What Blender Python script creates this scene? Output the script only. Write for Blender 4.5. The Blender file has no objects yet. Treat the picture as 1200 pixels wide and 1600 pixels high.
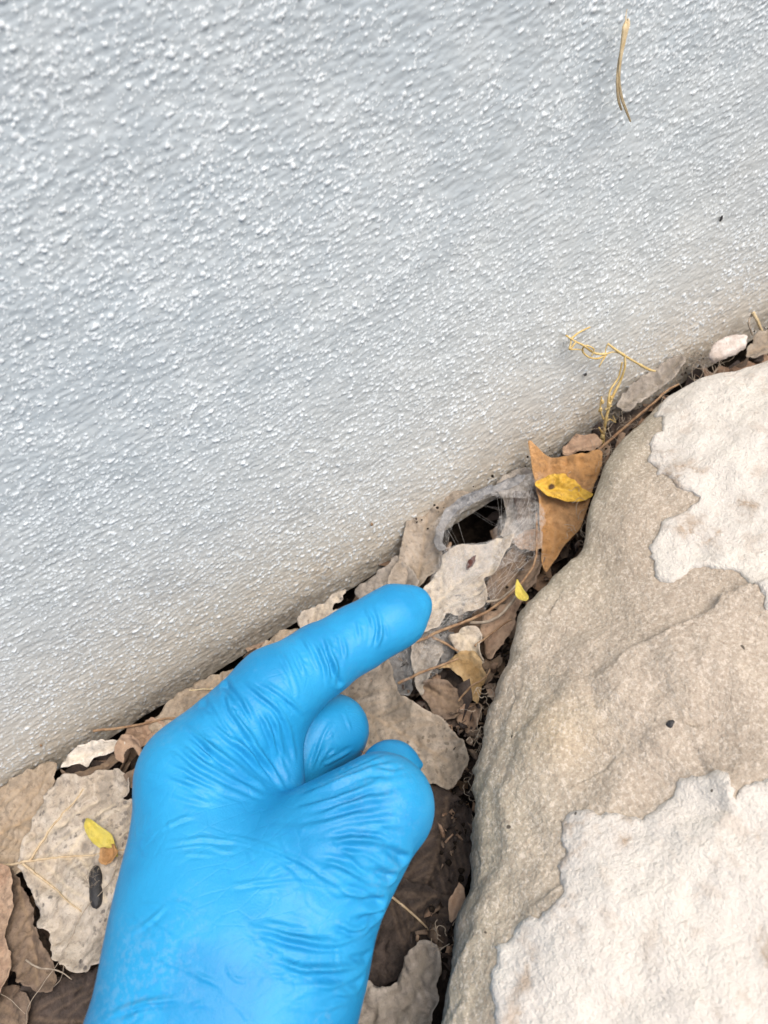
import bpy, math, random
import numpy as np
from mathutils import Matrix, Vector
from mathutils.geometry import delaunay_2d_cdt

random.seed(7)
rng = np.random.default_rng(11)
scene = bpy.context.scene
COL = scene.collection

# ------------------------------------------------------------------ camera
F = 1202.0                                    # focal length in pixels of the 1200x1600 photograph
SC = 1.15
def nrm(v):
    v = np.asarray(v, float); return v / np.linalg.norm(v)
PL = np.array([-2.25e-3, -2.93e-3, 7.5]) / SC  # inverse depth of the wall over the photograph
def campt(u, v, z): return np.array([(u - 600) * z / F, (v - 800) * z / F, z])
def wall_depth(u, v): return 1.0 / (PL[0] * u + PL[1] * v + PL[2])
_n = np.array([PL[0] * F, PL[1] * F, PL[2] + PL[0] * 600 + PL[1] * 800])
AY = nrm(_n)                                   # into the wall
_a = campt(0, 1230, wall_depth(0, 1230)); _b = campt(1200, 490, wall_depth(1200, 490))
AX = nrm(_b - _a)                              # along the wall
AZ = np.cross(AX, AY)                          # up
M = np.array([AX, AY, AZ])
ORG = campt(600, 860, wall_depth(600, 860))
CAM = M @ (-ORG)
def c2w(p): return (np.asarray(p) - ORG) @ M.T
def ray(u, v): return M @ np.array([(u - 600) / F, (v - 800) / F, 1.0])
def onz(u, v, z):
    r = ray(u, v); t = (z - CAM[2]) / r[2]; return CAM + r * t
def ony(u, v, y):
    r = ray(u, v); t = (y - CAM[1]) / r[1]; return CAM + r * t
def atd(u, v, d): return CAM + ray(u, v) * d
def onplane(u, v, p0, n):
    r = ray(u, v); t = np.dot(p0 - CAM, n) / np.dot(r, n); return CAM + r * t

cd = bpy.data.cameras.new('camera'); cam = bpy.data.objects.new('camera', cd); COL.objects.link(cam)
R = np.column_stack([M @ [1, 0, 0], M @ [0, -1, 0], M @ [0, 0, -1]])
mw = np.eye(4); mw[:3, :3] = R; mw[:3, 3] = CAM
cam.matrix_world = Matrix(mw.tolist())
cd.sensor_fit = 'VERTICAL'; cd.sensor_height = 36.0; cd.lens = F / 1600 * 36.0
cd.clip_start = 0.005; cd.clip_end = 200
cd.dof.use_dof = True; cd.dof.focus_distance = 0.245; cd.dof.aperture_fstop = 19.0
scene.camera = cam

# ------------------------------------------------------------------ sky, sun, exposure
SUN_DIR = nrm([0.36, -0.64, 1.18])             # towards the light
world = bpy.data.worlds.new('World'); scene.world = world; world.use_nodes = True
wn = world.node_tree; bg = wn.nodes['Background']
sky = wn.nodes.new('ShaderNodeTexSky'); sky.sky_type = 'NISHITA'; sky.sun_disc = False
sky.sun_elevation = math.asin(SUN_DIR[2]); sky.sun_rotation = math.atan2(SUN_DIR[0], SUN_DIR[1])
sky.air_density = 1.0; sky.dust_density = 4.0; sky.ozone_density = 1.0
wn.links.new(sky.outputs[0], bg.inputs[0]); bg.inputs[1].default_value = 0.13
sl = bpy.data.lights.new('sun', 'SUN'); sun = bpy.data.objects.new('sun', sl); COL.objects.link(sun)
sl.energy = 2.0; sl.angle = math.radians(44); sl.color = (1.0, 0.95, 0.88)
sun.rotation_euler = Vector(SUN_DIR.tolist()).to_track_quat('Z', 'Y').to_euler()
sun.location = (0, -1, 2)
vs = scene.view_settings
vs.view_transform = 'Standard'; vs.look = 'None'; vs.gamma = 1; vs.use_curve_mapping = False
vs.exposure = 0.60
scene.cycles.max_bounces = 8

# ------------------------------------------------------------------ numpy noise
def _hash(ix, iy, iz, seed):
    h = (ix.astype(np.int64) * 374761393 + iy.astype(np.int64) * 668265263 + iz.astype(np.int64) * 2147483647 + seed * 144665) & 0xffffffff
    h = ((h ^ (h >> 13)) * 1274126177) & 0xffffffff
    return (h ^ (h >> 16)) & 0xffffffff
_G = nrm([1, 0, 0])
_gr = rng.normal(size=(256, 3)); _gr /= np.linalg.norm(_gr, axis=1)[:, None]
def perlin(p, scale, seed=0):
    q = np.asarray(p, float) / scale + 37.3
    i = np.floor(q).astype(np.int64); f = q - i
    w = f * f * f * (f * (f * 6 - 15) + 10)
    out = np.zeros(len(q))
    for dx in (0, 1):
        wx = w[:, 0] if dx else 1 - w[:, 0]
        for dy in (0, 1):
            wy = w[:, 1] if dy else 1 - w[:, 1]
            for dz in (0, 1):
                wz = w[:, 2] if dz else 1 - w[:, 2]
                g = _gr[_hash(i[:, 0] + dx, i[:, 1] + dy, i[:, 2] + dz, seed) & 255]
                out += wx * wy * wz * (g[:, 0] * (f[:, 0] - dx) + g[:, 1] * (f[:, 1] - dy) + g[:, 2] * (f[:, 2] - dz))
    return out * 1.6
def fbm(p, scale, oct=4, seed=0, gain=0.5):
    s = 0; a = 1.0
    for k in range(oct):
        s = s + a * perlin(p, scale / 2 ** k, seed + k * 17); a *= gain
    return s
def smooth(a, b, x):
    t = np.clip((x - a) / (b - a), 0, 1); return t * t * (3 - 2 * t)

# ------------------------------------------------------------------ mesh helpers
def mesh_np(name, V, faces):
    me = bpy.data.meshes.new(name)
    V = np.asarray(V, np.float32)
    if isinstance(faces, np.ndarray):
        n, k = faces.shape
        me.vertices.add(len(V)); me.vertices.foreach_set('co', V.ravel())
        me.loops.add(n * k); me.loops.foreach_set('vertex_index', faces.astype(np.int32).ravel())
        me.polygons.add(n); me.polygons.foreach_set('loop_start', np.arange(0, n * k, k, dtype=np.int32))
        me.update(calc_edges=True)
    else:
        me.from_pydata(V.tolist(), [], faces)
    me.polygons.foreach_set('use_smooth', np.ones(len(me.polygons), bool))
    me.validate(); me.update()
    return me
def grid_faces(nr, nc, wrap=False):
    i = np.arange(nr - 1)[:, None]; j = np.arange(nc if wrap else nc - 1)[None, :]
    j2 = (j + 1) % nc
    a = i * nc + j; b = i * nc + j2; c = (i + 1) * nc + j2; d = (i + 1) * nc + j
    return np.stack([a, b, c, d], -1).reshape(-1, 4)
def link(name, me, mat=None, parent=None, loc=None):
    o = bpy.data.objects.new(name, me); COL.objects.link(o)
    if mat is not None: me.materials.append(mat)
    if parent is not None:
        o.parent = parent
    if loc is not None: o.location = [float(c) for c in loc]
    return o
def tag(o, label=None, cat=None, group=None, kind=None):
    if label: o['label'] = label
    if cat: o['category'] = cat
    if group: o['group'] = group
    if kind: o['kind'] = kind
    return o
def attr(me, name, vals):
    a = me.attributes.new(name, 'FLOAT', 'POINT'); a.data.foreach_set('value', np.asarray(vals, np.float32))

def catmull(P, n, closed=False):
    P = np.asarray(P, float); m = len(P); out = []
    segs = m if closed else m - 1
    for i in range(segs):
        if closed: p0, p1, p2, p3 = P[i - 1], P[i], P[(i + 1) % m], P[(i + 2) % m]
        else: p0, p1, p2, p3 = P[max(i - 1, 0)], P[i], P[i + 1], P[min(i + 2, m - 1)]
        for t in np.arange(n) / n:
            out.append(0.5 * ((2 * p1) + (-p0 + p2) * t + (2 * p0 - 5 * p1 + 4 * p2 - p3) * t * t + (-p0 + 3 * p1 - 3 * p2 + p3) * t ** 3))
    if not closed: out.append(P[-1])
    return np.array(out)
def resample(P, step, closed=False):
    P = np.asarray(P, float)
    if closed: P = np.vstack([P, P[:1]])
    L = np.r_[0, np.cumsum(np.linalg.norm(np.diff(P, axis=0), axis=1))]
    n = max(4, int(L[-1] / step))
    s = np.linspace(0, L[-1], n, endpoint=not closed)
    return np.stack([np.interp(s, L, P[:, k]) for k in range(P.shape[1])], 1)
def seg_dist(Q, P, closed=False):
    """distance from points Q (n,k) to the polyline P"""
    A = P if closed else P[:-1]; B = np.roll(P, -1, 0) if closed else P[1:]
    best = np.full(len(Q), 1e9)
    for a, b in zip(A, B):
        ab = b - a; L = max(np.dot(ab, ab), 1e-18)
        t = np.clip(((Q - a) @ ab) / L, 0, 1)
        d = np.linalg.norm(Q - (a + t[:, None] * ab), axis=1)
        np.minimum(best, d, out=best)
    return best
def inside(Q, P):
    x, y = Q[:, 0], Q[:, 1]; r = np.zeros(len(Q), bool)
    j = len(P) - 1
    for i in range(len(P)):
        xi, yi = P[i]; xj, yj = P[j]
        c = ((yi > y) != (yj > y))
        if yi != yj:
            r ^= c & (x < (xj - xi) * (y - yi) / (yj - yi) + xi)
        j = i
    return r
def tube_arrays(P, rad, sides=6):
    P = np.asarray(P, float); n = len(P)
    rad = np.broadcast_to(np.asarray(rad, float), (n,))
    T = np.gradient(P, axis=0); T /= np.linalg.norm(T, axis=1)[:, None] + 1e-12
    ref = np.array([0.13, 0.31, 0.94]); V = []
    for i in range(n):
        a = np.cross(T[i], ref); a = a / (np.linalg.norm(a) + 1e-9); b = np.cross(T[i], a)
        ang = np.arange(sides) * 2 * math.pi / sides
        V.append(P[i] + rad[i] * (np.cos(ang)[:, None] * a + np.sin(ang)[:, None] * b))
    return np.vstack(V), grid_faces(n, sides, True)
def tubes_mesh(name, lines, sides=5):
    VS, FS, k = [], [], 0
    for P, r in lines:
        v, f = tube_arrays(P, r, sides); VS.append(v); FS.append(f + k); k += len(v)
    return np.vstack(VS), np.vstack(FS)

# ------------------------------------------------------------------ material helpers
class NT:
    def __init__(s, name, rough=0.8, spec=0.3):
        s.m = bpy.data.materials.new(name); s.m.use_nodes = True
        s.t = s.m.node_tree; s.b = s.t.nodes['Principled BSDF']
        s.b.inputs['Roughness'].default_value = rough; s.b.inputs['Specular IOR Level'].default_value = spec
        s.co = s.t.nodes.new('ShaderNodeTexCoord'); s.oi = s.t.nodes.new('ShaderNodeObjectInfo')
    def L(s, a, b): s.t.links.new(a, b)
    def math(s, op, a, b=None, clamp=False):
        n = s.t.nodes.new('ShaderNodeMath'); n.operation = op; n.use_clamp = clamp
        for k, x in enumerate((a, b)):
            if x is None: continue
            if isinstance(x, (int, float)): n.inputs[k].default_value = x
            else: s.L(x, n.inputs[k])
        return n.outputs[0]
    def noise(s, scale, detail=4, rough=0.55, dist=0.0, vec=None, rand=True):
        n = s.t.nodes.new('ShaderNodeTexNoise'); n.noise_dimensions = '4D'
        n.inputs['Scale'].default_value = scale; n.inputs['Detail'].default_value = detail
        n.inputs['Roughness'].default_value = rough; n.inputs['Distortion'].default_value = dist
        s.L(vec or s.co.outputs['Object'], n.inputs['Vector'])
        if rand: s.L(s.math('MULTIPLY', s.oi.outputs['Random'], 50.0), n.inputs['W'])
        return n.outputs['Fac']
    def voro(s, scale, feature='F1', vec=None):
        n = s.t.nodes.new('ShaderNodeTexVoronoi'); n.feature = feature; n.inputs['Scale'].default_value = scale
        s.L(vec or s.co.outputs['Object'], n.inputs['Vector']); return n.outputs['Distance']
    def ramp(s, fac, a, b):
        n = s.t.nodes.new('ShaderNodeMapRange'); n.interpolation_type = 'SMOOTHSTEP'
        n.inputs[1].default_value = a; n.inputs[2].default_value = b; s.L(fac, n.inputs[0]); return n.outputs[0]
    def mix(s, fac, a, b):
        n = s.t.nodes.new('ShaderNodeMix'); n.data_type = 'RGBA'
        if isinstance(fac, (int, float)): n.inputs[0].default_value = fac
        else: s.L(fac, n.inputs[0])
        for k, x in ((6, a), (7, b)):
            if isinstance(x, tuple): n.inputs[k].default_value = (*x, 1)
            else: s.L(x, n.inputs[k])
        return n.outputs[2]
    def attr(s, name):
        n = s.t.nodes.new('ShaderNodeAttribute'); n.attribute_name = name; return n.outputs['Fac']
    def col(s, c):
        if isinstance(c, tuple): s.b.inputs['Base Color'].default_value = (*c, 1)
        else: s.L(c, s.b.inputs['Base Color'])
    def bump(s, h, strength, dist):
        n = s.t.nodes.new('ShaderNodeBump'); n.inputs['Strength'].default_value = strength; n.inputs['Distance'].default_value = dist
        s.L(h, n.inputs['Height']); s.L(n.outputs[0], s.b.inputs['Normal'])

# ------------------------------------------------------------------ materials
def mat_wall():
    s = NT('stucco_paint', 0.58, 0.36)
    n1 = s.noise(60, 4); n2 = s.noise(700, 3)
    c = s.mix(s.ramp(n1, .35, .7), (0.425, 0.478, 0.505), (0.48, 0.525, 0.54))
    c = s.mix(s.math('MULTIPLY', s.attr('bounce_dirt'), .9), c, (0.56, 0.50, 0.405))  # warm bounced light near the foot, painted into the wall colour
    c = s.mix(s.ramp(s.attr('grain'), .15, .75), c, (0.67, 0.71, 0.72))  # grain tops painted whiter, standing in for highlights on them
    bounce_dirt = s.math('MULTIPLY', s.math('POWER', s.attr('bounce_dirt'), 3.6), s.ramp(s.noise(260, 5, .65), .28, .68))
    c = s.mix(s.math('MULTIPLY', bounce_dirt, .55), c, (0.33, 0.27, 0.20))
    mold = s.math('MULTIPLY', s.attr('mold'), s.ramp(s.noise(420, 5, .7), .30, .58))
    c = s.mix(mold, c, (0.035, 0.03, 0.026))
    fl = s.ramp(s.noise(330, 2, .5), .74, .80)
    c = s.mix(s.math('MULTIPLY', fl, .25), c, (0.35, 0.30, 0.22))
    s.col(c); s.bump(n2, .35, .0004); return s.m
def mat_rock():
    s = NT('tan_sandstone', 0.9, 0.2)
    n1 = s.noise(14, 5); n2 = s.noise(90, 6, .65); n3 = s.noise(620, 4, .7); n4 = s.noise(30, 4)
    c = s.mix(s.ramp(n1, .38, .62), (0.365, 0.302, 0.235), (0.43, 0.362, 0.29))
    c = s.mix(s.math('MULTIPLY', s.attr('rim'), s.ramp(n4, .25, .6)), c, (0.36, 0.325, 0.245))
    c = s.mix(s.math('MULTIPLY', s.attr('ochre'), .3), c, (0.52, 0.37, 0.19))
    c = s.mix(s.math('MULTIPLY', s.ramp(n2, .5, .72), .35), c, (0.56, 0.48, 0.38))
    c = s.mix(s.math('MULTIPLY', s.ramp(n3, .54, .64), .45), c, (0.24, 0.19, 0.14))
    s.col(c)
    n5 = s.noise(1050, 3, .65)
    c = s.mix(s.math('MULTIPLY', s.ramp(n5, .52, .62), .5), c, (0.30, 0.24, 0.18)); c = s.mix(s.math('MULTIPLY', s.ramp(n5, .48, .38), .5), c, (0.66, 0.58, 0.49)); c = flecks(s, c); s.col(c)
    s.bump(s.math('ADD', s.noise(950, 4, .7), s.math('MULTIPLY', s.noise(330, 5, .65), 1.0)), .8, .0011); return s.m
def flecks(s, c):
    f = s.ramp(s.noise(330, 1, .4), .785, .80); return s.mix(s.math('MULTIPLY', f, .85), c, (0.05, 0.04, 0.03))
def mat_crust():
    s = NT('pale_stone_crust', 0.9, 0.2)
    n1 = s.noise(35, 6, .62, 1.0); n2 = s.noise(130, 6, .7); n3 = s.noise(480, 5, .7)
    c = s.mix(s.ramp(n1, .3, .65), (0.665, 0.62, 0.55), (0.61, 0.565, 0.51))
    c = s.mix(s.math('MULTIPLY', s.ramp(n1, .51, .64), s.ramp(n2, .44, .60)), c, (0.38, 0.285, 0.20))
    c = s.mix(s.math('MULTIPLY', s.ramp(n2, .53, .63), .4), c, (0.46, 0.375, 0.30))
    c = s.mix(s.math('MULTIPLY', s.ramp(n3, .56, .66), .3), c, (0.40, 0.335, 0.275))
    s.col(c)
    n5 = s.noise(1000, 3, .65)
    c = s.mix(s.math('MULTIPLY', s.ramp(n5, .54, .63), .2), c, (0.42, 0.36, 0.30)); c = flecks(s, c); s.col(c)
    s.bump(s.math('ADD', s.noise(1000, 4, .7, .1), s.math('MULTIPLY', s.noise(300, 5, .66, .2), 1.3)), .85, .0012); return s.m
def mat_leaf(name, a, b, spot=(0.05, 0.04, 0.03), spots=0.5, vein=(0.45, 0.36, 0.24), blotch=0.4, rough=0.75):
    s = NT(name, rough, 0.3)
    n1 = s.noise(60, 5, .62, .8); n2 = s.noise(240, 5, .65); n3 = s.noise(700, 4, .65)
    c = s.mix(s.ramp(n1, .40, .60), a, b)
    c = s.mix(s.math('MULTIPLY', s.ramp(n2, .48, .62), blotch), c, tuple(x * .55 for x in a))
    w = s.t.nodes.new('ShaderNodeVectorMath'); w.operation = 'ADD'
    cb = s.t.nodes.new('ShaderNodeCombineXYZ'); s.L(s.math('MULTIPLY', s.oi.outputs['Random'], 3.0), cb.inputs[0])
    s.L(s.math('MULTIPLY', n2, .006), cb.inputs[1])
    s.L(s.co.outputs['Object'], w.inputs[0]); s.L(cb.outputs[0], w.inputs[1])
    v = s.voro(300, vec=w.outputs[0]); big = s.voro(130, vec=w.outputs[0])
    sp = s.math('ADD', s.ramp(v, .30, .16), s.math('MULTIPLY', s.ramp(big, .30, .18), .7), True)
    msk = s.ramp(s.noise(55, 3), .40, .62)
    c = s.mix(s.math('MULTIPLY', s.math('MULTIPLY', sp, msk), spots), c, spot)
    c = s.mix(s.math('MULTIPLY', s.ramp(n3, .54, .64), .45), c, spot)
    lo = s.noise(110, 6, .7, 1.2); c = s.mix(s.math('MULTIPLY', s.ramp(lo, .50, .60), .55), c, tuple(x * .5 for x in b))
    c = s.mix(s.math('MULTIPLY', s.ramp(lo, .46, .38), .4), c, tuple(min(1, x * 1.25) for x in b))
    ve = s.voro(520, 'DISTANCE_TO_EDGE', w.outputs[0]); net = s.ramp(ve, .12, .02)
    c = s.mix(s.math('MULTIPLY', net, .10), c, vein)
    c = s.mix(s.math('MULTIPLY', s.attr('edge'), .22), c, tuple(min(1, x * 1.35) for x in b))
    c = s.mix(s.math('MULTIPLY', s.attr('vein'), .75), c, vein)
    c = s.mix(s.attr('mark'), c, (0.07, 0.035, 0.012))
    s.col(c); s.bump(s.math('ADD', s.math('ADD', n2, s.math('MULTIPLY', n3, .5)), s.math('MULTIPLY', net, .06)), .7, .0013); return s.m
def mat_plain(name, a, b, scale=200, rough=0.8, spec=0.2, bump=0.4):
    s = NT(name, rough, spec); n = s.noise(scale, 5, .6)
    s.col(s.mix(s.ramp(n, .35, .65), a, b)); s.bump(s.noise(scale * 4, 4), bump, .0005); return s.m
def mat_glove():
    s = NT('blue_nitrile', 0.48, 0.3)
    n1 = s.noise(40, 4); n2 = s.noise(900, 3, .6); n3 = s.noise(1800, 2)
    c = s.mix(s.ramp(n1, .4, .6), (0.011, 0.215, 0.445), (0.017, 0.265, 0.515))
    c = s.mix(s.math('MULTIPLY', s.math('MULTIPLY', s.ramp(n2, .50, .70), s.ramp(s.noise(55, 3), .4, .65)), .4), c, (0.02, 0.20, 0.47))
    dust = s.math('MULTIPLY', s.ramp(s.noise(26, 5, .65, .8), .50, .66), s.ramp(s.noise(700, 4, .7), .46, .60)); c = s.mix(s.math('MULTIPLY', dust, .13), c, (0.34, 0.42, 0.50))
    mp = s.t.nodes.new('ShaderNodeMapping'); s.L(s.co.outputs['Object'], mp.inputs[0]); mp.inputs['Scale'].default_value = (1, 2.4, 1.3)
    cr = s.ramp(s.voro(120, 'DISTANCE_TO_EDGE', mp.outputs[0]), .0, .06)
    s.col(c); s.bump(s.math('ADD', s.math('ADD', n3, n2), s.math('MULTIPLY', cr, s.math('MULTIPLY', s.ramp(s.noise(35, 3), .45, .62), .8))), .22, .0003)
    return s.m
def mat_web():
    s = NT('web_silk', 0.8, 0.1); s.col((0.62, 0.60, 0.57))
    n = s.noise(260, 8, .8, 2.5); m = s.noise(110, 3)
    a = s.math('ADD', s.math('MULTIPLY', s.ramp(n, .44, .66), .55), s.math('MULTIPLY', s.ramp(m, .36, .66), .25))
    s.L(s.math('MULTIPLY', s.math('MULTIPLY', a, s.attr('core')), .62), s.b.inputs['Alpha']); return s.m

WALL = mat_wall(); ROCK = mat_rock(); CRUST = mat_crust(); GLOVE = mat_glove()
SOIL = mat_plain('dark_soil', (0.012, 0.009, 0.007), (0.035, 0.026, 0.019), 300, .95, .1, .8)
LM = dict(
    pale=mat_leaf('pale_dry_leaf', (0.37, 0.305, 0.235), (0.48, 0.42, 0.35), (0.085, 0.075, 0.07), .9, (0.62, 0.52, 0.38), .35),
    tan=mat_leaf('tan_dry_leaf', (0.285, 0.22, 0.155), (0.36, 0.29, 0.215), (0.10, 0.07, 0.045), .45, (0.36, 0.26, 0.16), .3),
    beige=mat_leaf('beige_speckled_leaf', (0.25, 0.205, 0.157), (0.34, 0.288, 0.232), (0.075, 0.06, 0.045), .75, (0.29, 0.22, 0.15), .3),
    brown=mat_leaf('brown_dry_leaf', (0.30, 0.19, 0.125), (0.37, 0.26, 0.18), (0.08, 0.055, 0.04), .4, (0.40, 0.28, 0.19), .35),
    umber=mat_leaf('umber_dry_leaf', (0.13, 0.09, 0.065), (0.20, 0.145, 0.105), (0.035, 0.027, 0.02), .5, (0.27, 0.19, 0.12), .4),
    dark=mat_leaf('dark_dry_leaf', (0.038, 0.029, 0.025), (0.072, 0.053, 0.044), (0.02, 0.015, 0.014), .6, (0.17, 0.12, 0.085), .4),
    grey=mat_leaf('grey_dry_leaf', (0.25, 0.215, 0.18), (0.35, 0.31, 0.265), (0.09, 0.08, 0.07), .5, (0.20, 0.17, 0.13), .4),
    slate=mat_leaf('slate_grey_leaf', (0.13, 0.133, 0.14), (0.22, 0.215, 0.21), (0.05, 0.05, 0.05), .5, (0.2, 0.18, 0.16), .4),
    orange=mat_leaf('orange_brown_leaf', (0.36, 0.185, 0.065), (0.43, 0.245, 0.11), (0.12, 0.07, 0.035), .4, (0.38, 0.22, 0.10), .35),
    gold=mat_leaf('golden_brown_leaf', (0.27, 0.165, 0.065), (0.40, 0.29, 0.16), (0.09, 0.055, 0.025), .4, (0.33, 0.22, 0.10), .4),
    yellow=mat_leaf('yellow_leaf', (0.50, 0.40, 0.06), (0.48, 0.41, 0.10), (0.30, 0.2, 0.03), .3, (0.62, 0.50, 0.10), .1, .5),
    amber=mat_leaf('amber_leaf', (0.50, 0.275, 0.03), (0.54, 0.34, 0.05), (0.16, 0.08, 0.02), .3, (0.66, 0.42, 0.06), .1, .5),
    white=mat_leaf('bleached_leaf', (0.54, 0.47, 0.385), (0.64, 0.58, 0.50), (0.2, 0.17, 0.13), .3, (0.5, 0.42, 0.32), .3),
)
STEM = mat_plain('brown_stem', (0.20, 0.115, 0.065), (0.33, 0.22, 0.13), 500)
STRAW = mat_plain('pale_straw', (0.47, 0.36, 0.20), (0.58, 0.47, 0.30), 500)
SPRIG = mat_plain('yellow_sprig', (0.50, 0.34, 0.11), (0.62, 0.48, 0.23), 500)
BLACK = mat_plain('black_grit', (0.012, 0.012, 0.014), (0.035, 0.033, 0.033), 900, .4, .5, .6)
RED = mat_plain('dark_red_bark', (0.05, 0.018, 0.015), (0.085, 0.035, 0.027), 600)
CHIP = mat_plain('pink_white_stone', (0.44, 0.37, 0.32), (0.62, 0.55, 0.50), 300, .9, .2, .9)
FIBRE = mat_plain('pale_fibre', (0.25, 0.20, 0.15), (0.38, 0.32, 0.25), 500)
SILK = mat_plain('silk', (0.55, 0.52, 0.48), (0.65, 0.62, 0.58), 500, .5)
SKIN = mat_plain('skin', (0.45, 0.25, 0.17), (0.50, 0.29, 0.20), 80, .5, .4, .2)
WEB = mat_web()

# ------------------------------------------------------------------ ground
def axis(lo, hi, step, far, growth=1.35):
    core = np.arange(lo, hi + step * .5, step)
    out = [];  s = step; x = lo
    while x > -far: s *= growth; x -= s; out.append(x)
    pre = out[::-1]; out = []; s = step; x = core[-1]
    while x < far: s *= growth; x += s; out.append(x)
    return np.r_[pre, core, out]
HOLE = onz(735, 818, -0.01)
gx = axis(-.24, .28, .0022, 30); gy = axis(-.16, .02, .0022, 30)
X, Y = np.meshgrid(gx, gy); P = np.stack([X.ravel(), Y.ravel(), np.zeros(X.size)], 1)
near = np.exp(-(P[:, 0] ** 2 + P[:, 1] ** 2) / .3 ** 2)
zg = -.034 + near * (.007 * fbm(P, .03, 4, 3) + .002 * fbm(P, .006, 3, 9))
zg -= .110 * np.exp(-((P[:, 0] - HOLE[0]) ** 2 / .013 ** 2 + (P[:, 1] - HOLE[1]) ** 2 / .012 ** 2) ** 2)
P[:, 2] = zg
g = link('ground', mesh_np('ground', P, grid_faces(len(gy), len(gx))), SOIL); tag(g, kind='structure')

# ------------------------------------------------------------------ stucco wall
def build_wall():
    corners = [ony(u, v, 0) for u, v in ((0, 0), (1200, 0), (1200, 490), (0, 1230), (-40, -40), (1240, -40))]
    xs = [c[0] for c in corners]; zs = [c[2] for c in corners]
    st = .00037
    ax = axis(min(xs) - .006, max(xs) + .006, st, 3.0, 1.3)
    az = axis(-.012, max(zs) + .006, st, 2.6, 1.3); az = az[az > -.0105]
    X, Z = np.meshgrid(ax, az); P = np.stack([X.ravel(), np.zeros(X.size), Z.ravel()], 1)
    core = np.exp(-np.maximum(0, np.abs(P[:, 0]) - .35) / .05) * np.exp(-np.maximum(0, np.abs(P[:, 2] - .12) - .18) / .05)
    h = .0003 * fbm(P, .018, 2, 5)
    Q = P * np.array([.42, 1, 1])
    h += -.00020 * np.abs(perlin(Q, .0023, 21)) + .00017 * perlin(Q * np.array([.85, 1, 1]), .00115, 33)
    h += .0003 * perlin(P, .09, 41)
    H = (h * core).reshape(X.shape); G = np.zeros_like(H)
    x0, z0 = min(xs) - .006, -.012
    i0 = int(np.searchsorted(ax, x0 - 1e-6)); j0 = int(np.searchsorted(az, z0 - 1e-6))
    nx = int((max(xs) - min(xs) + .012) / st); nz = int((max(zs) + .018) / st)
    wx, wz = nx * st, nz * st
    area = wx * wz * 1e4
    dens = [(75, .00021, .00036), (13, .00034, .00054), (.9, .00052, .00080)]
    for d, ra, rb in dens:
        n = int(d * area)
        px = rng.uniform(0, wx, n); pz = rng.uniform(0, wz, n)
        # grains gather in loose drifts
        keep = perlin(np.stack([px, np.zeros(n), pz], 1), .012, 61) + perlin(np.stack([px * .5, np.zeros(n), pz], 1), .04, 67) > rng.uniform(-1.1, .4, n)
        rr = rng.uniform(ra, rb, n); asp = rng.uniform(1.0, 1.5, n); hh = rng.uniform(.35, .7, n)
        for a, b, r, q, k in zip(px[keep], pz[keep], rr[keep], asp[keep], hh[keep]):
            rx = r * q
            ia, ib = int((a - rx) / st), int((a + rx) / st) + 2; ja, jb = int((b - r) / st), int((b + r) / st) + 2
            if ia < 0 or ja < 0 or ib >= nx or jb >= nz: continue
            dx = (np.arange(ia, ib) * st - a) / rx; dz = (np.arange(ja, jb) * st - b) / r
            e = 1 - dx[None, :] ** 2 - dz[:, None] ** 2
            cap = np.where(e > 0, np.sqrt(np.clip(e, 0, 1)), 0)
            sl_ = (slice(j0 + ja, j0 + jb), slice(i0 + ia, i0 + ib))
            H[sl_] = H[sl_] + cap * r * k
            G[sl_] = np.maximum(G[sl_], cap)
    V = np.stack([X.ravel(), -H.ravel(), Z.ravel()], 1)
    me = mesh_np('stucco_coat', V, grid_faces(len(az), len(ax)))
    attr(me, 'grain', G.ravel())
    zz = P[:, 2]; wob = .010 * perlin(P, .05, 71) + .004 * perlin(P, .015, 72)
    attr(me, 'bounce_dirt', np.exp(-np.maximum(0, zz - .002 + wob) / .048))  # fades with height; drives the painted bounce tint and the brown dirt
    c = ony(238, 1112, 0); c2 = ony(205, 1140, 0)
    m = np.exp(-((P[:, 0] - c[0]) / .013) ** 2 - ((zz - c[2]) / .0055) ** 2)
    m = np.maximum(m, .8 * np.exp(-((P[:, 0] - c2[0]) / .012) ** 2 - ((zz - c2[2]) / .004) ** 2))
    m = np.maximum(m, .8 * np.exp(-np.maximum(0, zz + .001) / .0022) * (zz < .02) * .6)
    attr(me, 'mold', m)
    root = bpy.data.objects.new('stucco_wall', None); COL.objects.link(root)
    tag(root, 'grey white painted stucco wall covered in small rough grains', 'wall')
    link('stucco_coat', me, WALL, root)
    V = []
    for x in (-3, 3):
        for y in (.004, .2):
            for z in (-.0105, 2.6): V.append((x, y, z))
    F6 = [(0, 1, 3, 2), (4, 6, 7, 5), (0, 4, 5, 1), (2, 3, 7, 6), (0, 2, 6, 4), (1, 5, 7, 3)]
    b = mesh_np('wall_core', V, F6); b.polygons.foreach_set('use_smooth', np.zeros(6, bool))
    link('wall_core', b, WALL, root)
build_wall()

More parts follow.
